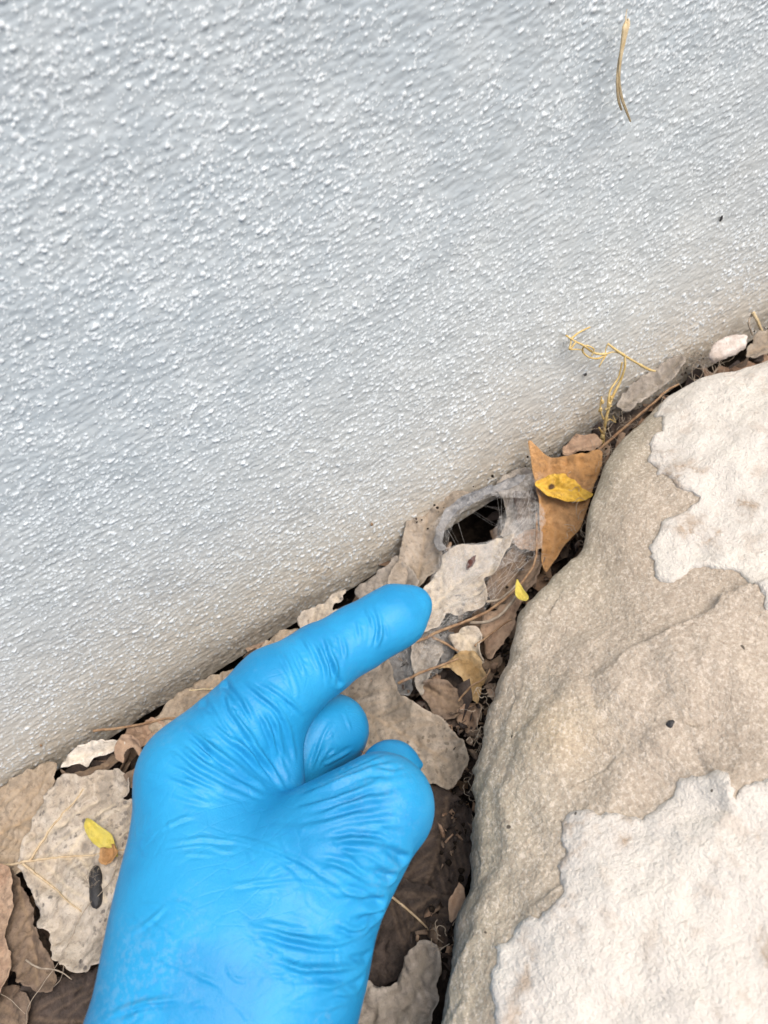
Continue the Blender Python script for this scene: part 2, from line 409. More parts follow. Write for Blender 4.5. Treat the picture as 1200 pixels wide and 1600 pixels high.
# ------------------------------------------------------------------ boulder
EDGE = [(640, 1760), (662, 1680), (680, 1600), (688, 1545), (697, 1500), (706, 1462), (718, 1405), (733, 1350), (738, 1300), (734, 1240),
        (737, 1190), (748, 1135), (762, 1085), (776, 1040), (792, 1000), (803, 960), (820, 930), (848, 897), (880, 862), (905, 843), (915, 815),
        (918, 780), (930, 745), (945, 705), (965, 675), (998, 645), (1030, 612), (1062, 592), (1100, 574), (1150, 560), (1200, 548), (1300, 520),
        (1450, 560), (1650, 700), (1850, 1000), (1950, 1350), (1900, 1700), (1700, 2000), (1300, 2150), (900, 2100), (720, 1950)]
ZE = .030
FACETS = [(catmull(np.array([onz(u, v, .04)[:2] for u, v in pl]), 5), wf, af) for pl, wf, af in (
    ([(712, 1450), (745, 1370), (775, 1300), (790, 1215), (815, 1150), (850, 1100), (900, 1062), (960, 1030)], .012, .0016),
    ([(735, 1300), (745, 1220), (765, 1150), (790, 1090)], .006, .0012), ([(880, 1050), (895, 1062), (905, 1080), (915, 1086)], .004, .0010),
    ([(700, 1560), (740, 1500), (790, 1440), (850, 1400)], .010, .0010), ([(780, 1020), (815, 985), (850, 930)], .007, .0010), ([(960, 1185), (1010, 1160), (1080, 1150)], .01, .0007))]
def build_rock():
    B = np.array([onz(u, v, ZE)[:2] for u, v in EDGE])
    B = catmull(B, 14, True)
    C = onz(1130, 1290, ZE)[:2]
    ang = np.unwrap(np.arctan2(B[:, 1] - C[1], B[:, 0] - C[0])); r = np.linalg.norm(B - C, axis=1)
    o = np.argsort(np.mod(ang, 2 * math.pi)); a_s = np.mod(ang, 2 * math.pi)[o]; r_s = r[o]
    NA = 1000; th = np.linspace(0, 2 * math.pi, NA, endpoint=False)
    rb = np.interp(th, np.r_[a_s - 2 * math.pi, a_s, a_s + 2 * math.pi], np.tile(r_s, 3))
    rp = np.stack([np.cos(th) * .12, np.sin(th) * .12, np.zeros(NA)], 1)
    rb = rb + .0011 * fbm(rp, .012, 4, 81)
    NR = 205
    t = np.linspace(0.003, 1, NR) ** .8
    rr = t[:, None] * rb[None, :]
    X = C[0] + rr * np.cos(th); Y = C[1] + rr * np.sin(th)
    D = (1 - t)[:, None] * rb[None, :]                       # distance to the rim
    P = np.stack([X.ravel(), Y.ravel(), np.zeros(X.size)], 1); d = D.ravel()
    def top(P, d):
        h = ZE - .004 * np.exp(-d / .0022) + .013 * (1 - np.exp(-d / .05))
        h += .0035 * fbm(P, .05, 3, 91) * smooth(0, .02, d) + .0006 * fbm(P, .011, 5, 93, .55)
        # strata steps and a shallow scooped hollow
        def blob(u, v, w, ww, amp, rot=0.0):
            c = onz(u, v, ZE + .012); dx = P[:, 0] - c[0]; dy = P[:, 1] - c[1]
            ca, sa = math.cos(rot), math.sin(rot); e = (dx * ca + dy * sa) / w; f = (-dx * sa + dy * ca) / ww
            return amp * np.exp(-e * e - f * f)
        h += blob(905, 1075, .011, .006, -.0030, .5) + blob(885, 1120, .016, .006, .0022, .6)
        h += blob(1050, 1000, .03, .02, .002) + blob(900, 1250, .02, .03, -.0015) + blob(1010, 1160, .035, .006, .0018, .3)
        wp = P + .004 * np.stack([fbm(P, .02, 3, 141), fbm(P, .02, 3, 149), 0 * d], 1)
        for fk, (pl, wf, af) in enumerate(FACETS):
            sd_ = np.full(len(P), 1e9); sg = np.ones(len(P))
            for a, b in zip(pl[:-1], pl[1:]):
                ab = b - a; q = wp[:, :2] - a; t = np.clip(q @ ab / (ab @ ab), 0, 1); e = q - t[:, None] * ab; dd = np.linalg.norm(e, axis=1)
                m = dd < sd_; sd_[m] = dd[m]; sg[m] = np.sign(ab[0] * q[m, 1] - ab[1] * q[m, 0])
            s_ = sd_ * sg; h += af * (smooth(-.0030, .0022, -s_) - .5) * np.exp(-(sd_ / wf) ** 2)
            if fk == 0: h -= .20 * np.minimum(np.maximum(s_, 0), .016)
        return h
    Z = top(P, d)
    V = np.stack([P[:, 0], P[:, 1], Z], 1).reshape(NR, NA, 3)
    # flanks: rounding over and going down under the rim
    rings = []
    zb = V[-1, :, 2]
    for k, (dz, din) in enumerate(((.0025, -.0010), (.006, -.0006), (.012, .002), (.020, .005), (.032, .008), (.046, .011), (.075, .014))):
        rk = rb - din
        q = np.stack([C[0] + rk * np.cos(th), C[1] + rk * np.sin(th), zb - dz], 1)
        n = .0012 * fbm(q, .012, 3, 101)
        q[:, 0] += n * np.cos(th); q[:, 1] += n * np.sin(th); rings.append(q)
    V = np.concatenate([V, np.array(rings)], 0); nr = len(V)
    me = mesh_np('boulder', V.reshape(-1, 3), grid_faces(nr, NA, True)[:, ::-1])
    rim = np.r_[np.exp(-d / .022), np.ones(NA * 7)]
    oc = onz(880, 1130, ZE + .01); oc2 = onz(860, 1190, ZE + .01)
    Vf = V.reshape(-1, 3)
    och = np.exp(-((Vf[:, 0] - oc[0]) ** 2 + (Vf[:, 1] - oc[1]) ** 2) / .010 ** 2)
    attr(me, 'rim', rim); attr(me, 'ochre', och)
    rock = link('boulder', me, ROCK); tag(rock, 'large tan sandstone boulder with flaking pale crust beside the leaf filled crevice', 'boulder')
    # the pale crust: layers of their own thickness lying on the boulder
    CR = [[(1018, 690), (1035, 672), (1022, 645), (1036, 618), (1066, 594), (1104, 578), (1150, 565), (1210, 552), (1330, 600), (1400, 760), (1330, 900), (1230, 960), (1196, 948), (1190, 915),
           (1160, 893), (1110, 887), (1060, 905), (1030, 900), (1014, 868), (1022, 840), (1040, 815), (1075, 795), (1086, 775), (1060, 762), (1035, 740), (1020, 715)],
          [(772, 1480), (800, 1455), (835, 1432), (862, 1412), (878, 1380), (884, 1340), (876, 1305), (882, 1280), (908, 1262), (945, 1268), (1000, 1274), (1035, 1246), (1065, 1224),
           (1100, 1214), (1140, 1222), (1150, 1245), (1165, 1222), (1200, 1214), (1320, 1230), (1480, 1420), (1500, 1750), (1300, 1920), (1000, 1900), (800, 1800), (780, 1680), (778, 1590), (770, 1520)]]
    def on_rock(u, v):
        z = ZE + .012
        for _ in range(6):
            p = onz(u, v, z); va = math.atan2(p[1] - C[1], p[0] - C[0]); vr = math.hypot(p[0] - C[0], p[1] - C[1])
            rbv = np.interp(va % (2 * math.pi), np.r_[th, 2 * math.pi], np.r_[rb, rb[0]])
            z = float(top(np.array([[p[0], p[1], 0.]]), np.array([max(rbv - vr, 0)]))[0])
        if vr > .985 * rbv: p[:2] = C + (p[:2] - C) * (.985 * rbv / vr)
        return np.array([p[0], p[1], z])
    for k, poly in enumerate(CR):
        q = np.array([on_rock(u, v)[:2] for u, v in poly]); q = catmull(q, 8, True)
        q = resample(q, .0011, True)
        nn = np.stack([q[:, 0], q[:, 1], np.full(len(q), k)], 1)
        q = q + .0018 * np.stack([fbm(nn, .007, 6, 111, .66), fbm(nn, .009, 5, 119, .62)], 1)
        lo, hi = q.min(0), q.max(0); s = .0011
        gx, gy = np.meshgrid(np.arange(lo[0], hi[0], s), np.arange(lo[1], hi[1], s))
        pts = np.stack([gx.ravel(), gy.ravel()], 1) + rng.uniform(-.2, .2, (gx.size, 2)) * s
        pts = pts[inside(pts, q)]; bd = seg_dist(pts, q[::2], True); pts = pts[bd > .0006]; bd = bd[bd > .0006]
        allp = np.vstack([q, pts]); n = len(q)
        res = delaunay_2d_cdt([Vector(p) for p in allp.tolist()], [(i, (i + 1) % n) for i in range(n)], [], 1, 1e-7)
        vv = np.array([tuple(p) for p in res[0]]); ff = [list(f) for f in res[2]]
        bdist = seg_dist(vv, q[::2], True)
        P3 = np.stack([vv[:, 0], vv[:, 1], np.zeros(len(vv))], 1)
        va = np.arctan2(vv[:, 1] - C[1], vv[:, 0] - C[0]); vr = np.linalg.norm(vv - C, axis=1)
        rbv = np.interp(np.mod(va, 2 * math.pi), np.r_[th, 2 * math.pi], np.r_[rb, rb[0]])
        base = top(P3, np.maximum(rbv - vr, 0))
        th_ = .0004 + .0004 * smooth(0, .0012, bdist) + .0004 * smooth(.002, .012, bdist)
        rough = .00055 * fbm(P3, .009, 5, 131, .6) + .00025 * np.abs(fbm(P3, .0030, 3, 137))
        ztop = base + th_ + rough * smooth(0, .004, bdist)
        nv = len(vv)
        ids = {}
        bnd = [i for i in range(nv) if bdist[i] < 3e-5]
        V2 = np.stack([vv[:, 0], vv[:, 1], ztop], 1)
        # skirt down into the stone along boundary edges
        ec = {}
        for f in ff:
            for a, b in zip(f, f[1:] + f[:1]): ec[(a, b)] = 1
        be = [(a, b) for (a, b) in ec if (b, a) not in ec]
        low = {}; ex = []
        for a, b in be:
            for i in (a, b):
                if i not in low:
                    low[i] = nv + len(ex); ex.append((vv[i, 0], vv[i, 1], base[i] - .0015))
            ff.append([b, a, low[a], low[b]])
        m2 = mesh_np('pale_crust', np.vstack([V2, np.array(ex)]), ff)
        c = link('pale_crust', m2, CRUST, rock)
    # small dark pit plug and chips lying on the stone
    return rock, on_rock
rock, on_rock = build_rock()

# ------------------------------------------------------------------ leaves
def leaf(name, label, cat, px, z0, mat, slope=(0, 0), veins=(), curl=.0, edge=.0018, rough=.0016, crinkle=.00055, jag=.0012, thick=.00018,
         step=.00075, group=None, midrib=None, parent=None, roll=None, seed=None, fold=.16, marks=(), bendy=1.0, auto=True):
    """a leaf lying at height z0 (metres) with its own slope, from its outline"""
    seed = seed if seed is not None else (abs(int(px[0][0] * 7 + px[0][1] * 13)) % 997)
    px = np.array(px, float); uc, vc = px.mean(0)
    p0 = onz(uc, vc, z0); n = nrm([-slope[0], -slope[1], 1.0])
    e1 = nrm(np.cross([0, 1, 0], n)); e2 = np.cross(n, e1)
    to2 = lambda u, v: (lambda d: np.array([d @ e1, d @ e2]))(onplane(u, v, p0, n) - p0)
    q = np.array([to2(u, v) for u, v in px])
    q = resample(catmull(q, 8, True), step, True)
    nn = np.stack([q[:, 0], q[:, 1], np.full(len(q), seed * .01)], 1)
    q = q + jag * np.stack([fbm(nn, .006, 4, seed, .55), fbm(nn, .006, 4, seed + 5, .55)], 1)
    lo, hi = q.min(0), q.max(0); size = np.linalg.norm(hi - lo)
    gx, gy = np.meshgrid(np.arange(lo[0], hi[0], step), np.arange(lo[1], hi[1], step))
    pts = np.stack([gx.ravel(), gy.ravel()], 1) + rng.uniform(-.22, .22, (gx.size, 2)) * step
    pts = pts[inside(pts, q)]
    if len(pts): pts = pts[seg_dist(pts, q, True) > step * .55]
    allp = np.vstack([q, pts]); nb = len(q)
    res = delaunay_2d_cdt([Vector(p) for p in allp.tolist()], [(i, (i + 1) % nb) for i in range(nb)], [], 1, 1e-8)
    vv = np.array([tuple(p) for p in res[0]]); ff = [list(f) for f in res[2]]
    lr = np.random.default_rng(seed); ba = lr.uniform(0, 6.28); bend = np.array([math.cos(ba), math.sin(ba), lr.uniform(-.5, 1.0) * size * .11 * bendy])
    vl = [resample(catmull(np.array([to2(u, v) for u, v in w]), 6), .0012) for w in veins]
    sec = []
    if auto:
        if vl: main = vl[0]
        else:
            cen = q - q.mean(0); ax_ = np.linalg.svd(cen, full_matrices=False)[2][0]; ext = np.abs(cen @ ax_).max(); per = np.array([-ax_[1], ax_[0]])
            main = np.array([q.mean(0) + ax_ * t * ext * .95 + per * ext * .06 * math.sin(t * 2 + seed) for t in np.linspace(-1, 1, 16)]); vl = [main]
        Lm = len(main)
        for k, t in enumerate(np.linspace(.10, .86, 7)):
            i = min(int(t * Lm), Lm - 2); tg = nrm(main[i + 1] - main[i]); pr = np.array([-tg[1], tg[0]])
            for sgn in (-1, 1):
                ln_ = size * .42 * (1 - .45 * t); f = .03 * math.sin(seed + k * 3 + sgn)
                w = np.array([main[i] + ln_ * (x * (.72 + f) * tg + sgn * x * (.70 - f) * pr - .18 * x * x * sgn * pr + .10 * x * x * tg) for x in np.linspace(0, 1, 9)])
                m = inside(w, q)
                if m.sum() > 2: sec.append(w[:max(3, int(m.sum()))])
    def height(w):
        P3 = np.stack([w[:, 0], w[:, 1], np.full(len(w), seed * .013)], 1)
        bd = seg_dist(w, q[::2], True)
        h = rough * fbm(P3, .014, 3, seed) + crinkle * 2 * np.abs(perlin(P3, .0045, seed + 3)) + crinkle * perlin(P3, .0022, seed + 4)
        h = h + edge * np.exp(-bd / .004) * (.6 + 1.2 * perlin(P3, .012, seed + 9)) + curl * (np.linalg.norm(w - vv.mean(0), axis=1) / (size * .5)) ** 2
        h = h + bend[2] * ((w @ bend[:2]) / (size * .5)) ** 2 + .0012 * fbm(P3, .006, 3, seed + 21) * smooth(.0, .004, .006 - bd)
        if vl: h = h + fold * np.minimum(seg_dist(w, vl[0]), .012)
        if roll: h = h + roll[2] * ((w @ np.array(roll[:2])) / (size * .5)) ** 2
        return h
    h = height(vv); vn = np.zeros(len(vv))
    for w in vl:
        dv = seg_dist(vv, w); h = h - .0006 * np.exp(-(dv / .0022) ** 2); vn = np.maximum(vn, np.exp(-(dv / .00055) ** 2))
    for w in sec:
        dv = seg_dist(vv, w); h = h - .00035 * np.exp(-(dv / .0013) ** 2) + .0002 * np.exp(-((dv - .002) / .0013) ** 2); vn = np.maximum(vn, .6 * np.exp(-(dv / .00045) ** 2))
    V = vv[:, :1] * e1 + vv[:, 1:] * e2 + h[:, None] * n
    if ff:
        f0 = ff[0]; nn0 = np.cross(V[f0[1]] - V[f0[0]], V[f0[2]] - V[f0[0]])
        if nn0 @ n < 0: ff = [f[::-1] for f in ff]
    me = mesh_np(name, V, ff); attr(me, 'vein', vn); attr(me, 'edge', np.exp(-(seg_dist(vv, q, True) / .0007) ** 2))
    if marks: attr(me, 'mark', np.max([1 - smooth(.75, 1.2, np.linalg.norm((vv - to2(u, v)) / (r * 1e-3 * np.array([1, .7])), axis=1)) for u, v, r in marks], 0))
    o = link(name, me, LM[mat] if isinstance(mat, str) else mat, parent, p0)
    md = o.modifiers.new('thickness', 'SOLIDIFY'); md.thickness = thick; md.offset = -1
    tag(o, label, cat, group)
    if midrib:
        lines = []
        for k in midrib:
            w = vl[k]; hh = height(w) - .0003
            L = w[:, :1] * e1 + w[:, 1:] * e2 + (hh)[:, None] * n
            lines.append((L, np.linspace(.00048, .0002, len(L))))
        v2, f2 = tubes_mesh('midrib', lines, 6); link('midrib', mesh_np('midrib', v2, f2), VEINM, o)
    return o
VEINM = mat_plain('leaf_vein', (0.42, 0.31, 0.19), (0.55, 0.44, 0.30), 500)
mm = .001
def dl(label, px, z, mat, **k): return leaf('dry_leaf', label, 'leaf', px, z * mm, mat, **k)

# left of the hand
dl('plain tan leaf against the wall at the far left, under the spotted pale leaf', [(-90, 1300), (-40, 1245), (0, 1236), (40, 1216), (90, 1196), (96, 1215), (90, 1250), (80, 1300), (60, 1350), (20, 1375), (-40, 1380), (-90, 1360)], 0, 'tan', slope=(0, .06))
dl('large pale leaf with dark spots and raised veins, left of the gloved wrist',
   [(30, 1350), (50, 1308), (66, 1272), (78, 1243), (95, 1228), (118, 1216), (140, 1220), (165, 1204), (188, 1203), (202, 1216), (206, 1236), (196, 1246), (214, 1254), (240, 1300), (262, 1370), (235, 1450), (195, 1490), (165, 1508), (140, 1520), (118, 1516), (98, 1506), (86, 1480), (80, 1456), (64, 1446), (57, 1412), (44, 1384)],
   5, 'pale', veins=[[(-12, 1352), (30, 1350), (70, 1344), (110, 1338), (165, 1333), (230, 1320)], [(50, 1347), (80, 1305), (108, 1270), (135, 1235)], [(105, 1338), (125, 1310), (150, 1280), (175, 1262)], [(42, 1352), (75, 1380), (100, 1400), (128, 1425)], [(120, 1338), (150, 1370), (170, 1410)]],
   midrib=[0, 1, 3], jag=.0011, rough=.002, slope=(.03, .0), fold=.05)
dl('smooth pinkish brown leaf at the left edge below the stem of the spotted leaf', [(-80, 1340), (-20, 1345), (14, 1356), (28, 1372), (28, 1402), (22, 1440), (17, 1476), (24, 1508), (10, 1560), (-40, 1590), (-90, 1560)], 3, 'brown', rough=.0008, edge=.0012)
dl('olive brown leaf wedged between the pinkish leaf and the spotted leaf', [(20, 1360), (40, 1392), (56, 1430), (66, 1465), (84, 1500), (94, 1525), (88, 1546), (58, 1548), (34, 1532), (14, 1500), (5, 1430)], 0, 'umber', veins=[[(28, 1380), (45, 1450), (62, 1540)]], edge=.001)
dl('dark purplish brown leaf in the bottom left corner', [(-60, 1545), (0, 1540), (45, 1552), (58, 1575), (50, 1620), (40, 1700), (-60, 1700)], -2, 'umber')
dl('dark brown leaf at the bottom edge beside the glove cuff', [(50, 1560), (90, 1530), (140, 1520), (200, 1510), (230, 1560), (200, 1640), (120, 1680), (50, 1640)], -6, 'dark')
dl('bleached curled leaf lip over the black hole beside the wall', [(96, 1196), (108, 1178), (130, 1163), (156, 1155), (182, 1158), (200, 1152), (190, 1168), (168, 1180), (150, 1184), (138, 1196), (124, 1192), (112, 1198)], 6, 'white', slope=(.1, .55), edge=.001, curl=-.002)
dl('narrow brown curled strip under the bleached leaf lip', [(98, 1204), (120, 1208), (150, 1198), (176, 1182), (192, 1172), (196, 1180), (178, 1200), (150, 1214), (125, 1222), (104, 1216)], -1, 'umber', slope=(0, .2))
dl('small curled brown leaf ring at the left of the knuckle', [(186, 1180), (188, 1160), (200, 1148), (216, 1152), (226, 1172), (222, 1190), (214, 1178), (206, 1166), (198, 1172), (196, 1190)], 5, 'brown', slope=(.2, .4))
dl('ragged brown scrap below the ring, touching the glove edge', [(196, 1216), (214, 1200), (232, 1190), (240, 1220), (226, 1236), (208, 1232)], 3, 'umber', slope=(-.2, .3))
leaf('yellow_leaf', 'small bright yellow leaf lying on the spotted pale leaf near the wrist', 'leaf', [(131, 1278), (142, 1281), (158, 1292), (174, 1303), (180, 1316), (184, 1342), (170, 1332), (152, 1322), (138, 1306)], .0085, 'yellow', slope=(-.2, .25), veins=[[(131, 1278), (158, 1308), (183, 1341)]], jag=.0001, rough=.0005, edge=.001, step=.0008)
dl('tiny orange leaf scrap tucked behind the bright yellow leaf', [(163, 1332), (176, 1322), (184, 1318), (190, 1336), (178, 1350), (166, 1352)], 7, 'orange', step=.0008)

# along the wall above the hand
dl('long tan leaf along the wall behind the knuckle', [(236, 1142), (262, 1108), (290, 1084), (330, 1064), (382, 1040), (420, 1008), (450, 985), (480, 990), (480, 1060), (430, 1120), (350, 1180), (270, 1190)], 1, 'tan', rough=.0008, edge=.0004)
dl('pale beige leaf scrap between the wall and the middle of the pointing finger', [(468, 984), (480, 962), (505, 945), (530, 928), (542, 922), (540, 940), (524, 956), (560, 960), (540, 1000), (490, 1010)], 3, 'pale', slope=(0, .2))
dl('ragged beige leaf by the wall just left of the fingertip', [(560, 935), (575, 914), (600, 897), (622, 876), (645, 895), (660, 930), (640, 960), (590, 970)], 1, 'grey')
# by the hole
dl('beige leaf leaning up the wall at the left rim of the web hole', [(688, 766), (704, 772), (722, 772), (742, 776), (728, 792), (714, 806), (700, 812), (692, 830), (688, 856), (692, 876), (686, 892), (668, 904), (650, 925), (620, 930), (606, 910), (622, 880), (628, 848), (640, 812), (660, 782)], 3, 'beige', slope=(.0, .35), veins=[[(652, 905), (662, 850), (668, 800)]], jag=.0007)
dl('grey curled leaf rim arching over the dark web hole', [(680, 858), (684, 828), (700, 798), (730, 777), (768, 763), (802, 748), (822, 752), (800, 768), (770, 775), (744, 786), (716, 801), (698, 824), (693, 848), (700, 862), (690, 868)], 8, 'slate', slope=(.05, .3), curl=.0015, jag=.0007, step=.0007, edge=.0014, rough=.0012, crinkle=.0008)
dl('web covered grey leaf between the hole and the orange leaf', [(786, 752), (806, 742), (834, 740), (842, 770), (846, 820), (836, 850), (806, 848), (782, 842), (790, 820), (788, 792), (780, 772)], -1, 'grey', slope=(0, .1), rough=.002, crinkle=.0007, jag=.001)
dl('pale lobed leaf veiled in web right of the fingertip', [(694, 872), (722, 862), (766, 854), (804, 844), (802, 858), (790, 876), (776, 896), (758, 904), (763, 926), (760, 946), (742, 960), (716, 966), (698, 964), (684, 990), (650, 1000), (630, 970), (660, 930), (690, 888)], 3, 'pale', veins=[[(660, 975), (700, 925), (760, 870)], [(768, 905), (772, 870), (784, 840)]], jag=.0006, rough=.0014, slope=(0, .08))
dl('dark brown leaf under the small yellow leaf in the middle of the crevice', [(762, 912), (780, 890), (800, 866), (816, 842), (850, 846), (852, 880), (832, 924), (800, 950), (770, 950)], -3, 'umber')
dl('orange brown leaf standing upright in the gap beside the boulder', [(825, 697), (836, 702), (852, 712), (882, 716), (908, 716), (936, 709), (938, 734), (926, 764), (916, 796), (904, 830), (884, 852), (866, 878), (852, 896), (846, 872), (844, 838), (842, 800), (836, 760), (828, 724)], 5, 'orange', slope=(.0, .35), veins=[[(858, 715), (862, 780), (868, 840), (854, 890)]], jag=.0003, rough=.0016, edge=.0015)
leaf('yellow_leaf', 'amber yellow leaf with a small hole lying on the orange brown leaf', 'leaf', [(836, 758), (848, 748), (864, 742), (882, 744), (896, 752), (908, 764), (926, 774), (914, 783), (898, 787), (876, 783), (856, 775)], .0105, 'amber', slope=(.0, .35), veins=[[(836, 758), (880, 764), (926, 774)]], jag=.0001, rough=.0006, edge=.0008, step=.0005, marks=[(862, 760, 1.5)])
dl('small rusty leaf between the wall and the top of the orange leaf', [(880, 704), (900, 688), (922, 682), (940, 690), (938, 708), (910, 712), (890, 714)], 0, 'brown')
dl('tan brown leaf below the two forked stems', [(752, 978), (780, 956), (808, 940), (826, 934), (812, 962), (800, 992), (788, 1012), (768, 1034), (757, 1010)], 0, 'brown', slope=(.1, 0), veins=[[(760, 1000), (800, 960)]])
dl('brown leaf flap right of the web hole', [(806, 838), (830, 830), (846, 836), (846, 862), (824, 866), (808, 858)], 1, 'brown')
leaf('yellow_leaf', 'tiny lemon yellow leaf hanging at the boulder edge', 'leaf', [(809, 906), (816, 918), (826, 932), (824, 939), (812, 937), (807, 926)], .014, 'yellow', slope=(.3, .3), jag=.0001, step=.0006, rough=.0003, veins=[[(809, 906), (822, 938)]])
# below the finger
dl('pale pinched leaf hanging below the fingertip', [(648, 992), (666, 984), (690, 996), (690, 1020), (682, 1042), (668, 1062), (656, 1092), (650, 1060), (642, 1030)], 2, 'grey', slope=(-.3, .2), rough=.0018)
dl('cream crumpled leaf piece left of the tan brown leaf', [(706, 1002), (726, 988), (750, 984), (754, 1010), (756, 1040), (744, 1036), (728, 1024), (714, 1020)], 3, 'pale', slope=(.2, .1), rough=.002, crinkle=.0006)
dl('golden brown crumpled leaf next to the dark gap', [(684, 1042), (708, 1028), (732, 1022), (752, 1040), (756, 1070), (746, 1100), (734, 1086), (722, 1062), (704, 1048)], 4, 'gold', slope=(-.2, .3), rough=.0025, crinkle=.0008)
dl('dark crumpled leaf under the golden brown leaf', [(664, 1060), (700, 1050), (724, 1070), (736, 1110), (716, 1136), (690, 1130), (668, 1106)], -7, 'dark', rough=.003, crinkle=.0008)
dl('grey dusty leaf under the pointing finger', [(596, 1020), (640, 985), (660, 1010), (650, 1060), (640, 1090), (616, 1080)], -4, 'slate', rough=.002)
dl('large beige speckled leaf under the curled fingers', [(470, 1110), (520, 1060), (570, 1030), (602, 1024), (616, 1054), (626, 1092), (660, 1110), (694, 1128), (722, 1160), (736, 1192), (722, 1222), (700, 1236), (676, 1228), (640, 1240), (560, 1280), (480, 1260)], -2, 'beige', jag=.0008, rough=.0018, veins=[[(520, 1090), (600, 1130), (700, 1190)]])
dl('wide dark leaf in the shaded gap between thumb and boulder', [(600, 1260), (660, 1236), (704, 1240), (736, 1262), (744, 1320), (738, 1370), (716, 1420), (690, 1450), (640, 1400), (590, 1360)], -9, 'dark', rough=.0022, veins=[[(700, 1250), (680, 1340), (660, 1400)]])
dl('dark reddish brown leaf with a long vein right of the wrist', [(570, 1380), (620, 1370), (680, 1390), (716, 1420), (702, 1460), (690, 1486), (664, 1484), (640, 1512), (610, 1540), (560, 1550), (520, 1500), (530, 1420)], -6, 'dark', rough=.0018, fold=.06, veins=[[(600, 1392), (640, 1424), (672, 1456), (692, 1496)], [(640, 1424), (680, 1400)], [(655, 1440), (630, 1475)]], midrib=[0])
dl('crumpled pale leaf at the bottom edge between wrist and boulder', [(540, 1560), (572, 1538), (600, 1546), (622, 1536), (640, 1510), (664, 1478), (682, 1482), (692, 1500), (686, 1545), (676, 1600), (650, 1680), (560, 1700), (520, 1640)], 0, 'grey', rough=.003, crinkle=.001, edge=.002, veins=[[(672, 1484), (650, 1550), (610, 1620)]])
dl('small dark scrap tucked between the web leaf and the orange brown leaf', [(806, 776), (824, 764), (842, 772), (846, 800), (838, 826), (818, 832), (808, 806)], 3, 'dark', slope=(.2, .3), rough=.003)
dl('small curled tan leaf scrap in the dark gap below the golden brown leaf', [(716, 1112), (734, 1098), (756, 1104), (750, 1130), (738, 1152), (722, 1140)], -4, 'brown', slope=(.3, .2), rough=.003)
dl('folded grey scrap between the pinched leaf and the cream leaf piece', [(684, 1000), (702, 990), (714, 1004), (708, 1030), (692, 1042), (682, 1022)], -2, 'slate', slope=(-.3, .3), rough=.002)
dl('torn brown leaf half buried in the dark gap below the finger', [(664, 1080), (690, 1062), (716, 1074), (730, 1094), (720, 1118), (700, 1128), (678, 1112)], -2, 'umber', slope=(.25, .2), rough=.003, crinkle=.0009)
dl('small umber scrap above the dark gap beside the tan brown leaf', [(750, 1044), (768, 1030), (784, 1024), (778, 1050), (764, 1072), (752, 1066)], -3, 'umber', slope=(.3, .2), rough=.002)
dl('curled brown scrap under the orange stem beside the knuckle', [(196, 1148), (224, 1134), (250, 1128), (262, 1140), (240, 1160), (214, 1166)], 0, 'brown', rough=.002)
dl('cracked tan scrap on the long tan leaf by the wall', [(372, 1050), (396, 1030), (424, 1010), (440, 1004), (430, 1024), (404, 1046), (384, 1060)], 5, 'tan', slope=(0, .2), rough=.002)
# far end of the crevice
dl('long grey brown leaf lying along the wall at the far end of the crevice', [(962, 640), (974, 618), (1000, 594), (1032, 572), (1060, 560), (1066, 574), (1046, 596), (1020, 616), (996, 636), (974, 650)], 8, 'grey', slope=(0, .25), rough=.0009, edge=.0004)
dl('crumpled pale leaf scrap at the right edge behind the boulder', [(1166, 560), (1176, 530), (1196, 520), (1230, 516), (1240, 545), (1200, 556)], 8, 'beige', slope=(0, .2))
dl('sunken dark leaf in the hollow below the dry sprig', [(930, 700), (960, 660), (1000, 640), (1020, 630), (1000, 660), (960, 700)], -8, 'dark')
dl('thin brown leaf sliver upright against the boulder low in the gap', [(706, 1400), (716, 1384), (724, 1388), (716, 1420), (708, 1442), (704, 1425)], 10, 'brown', step=.0008)

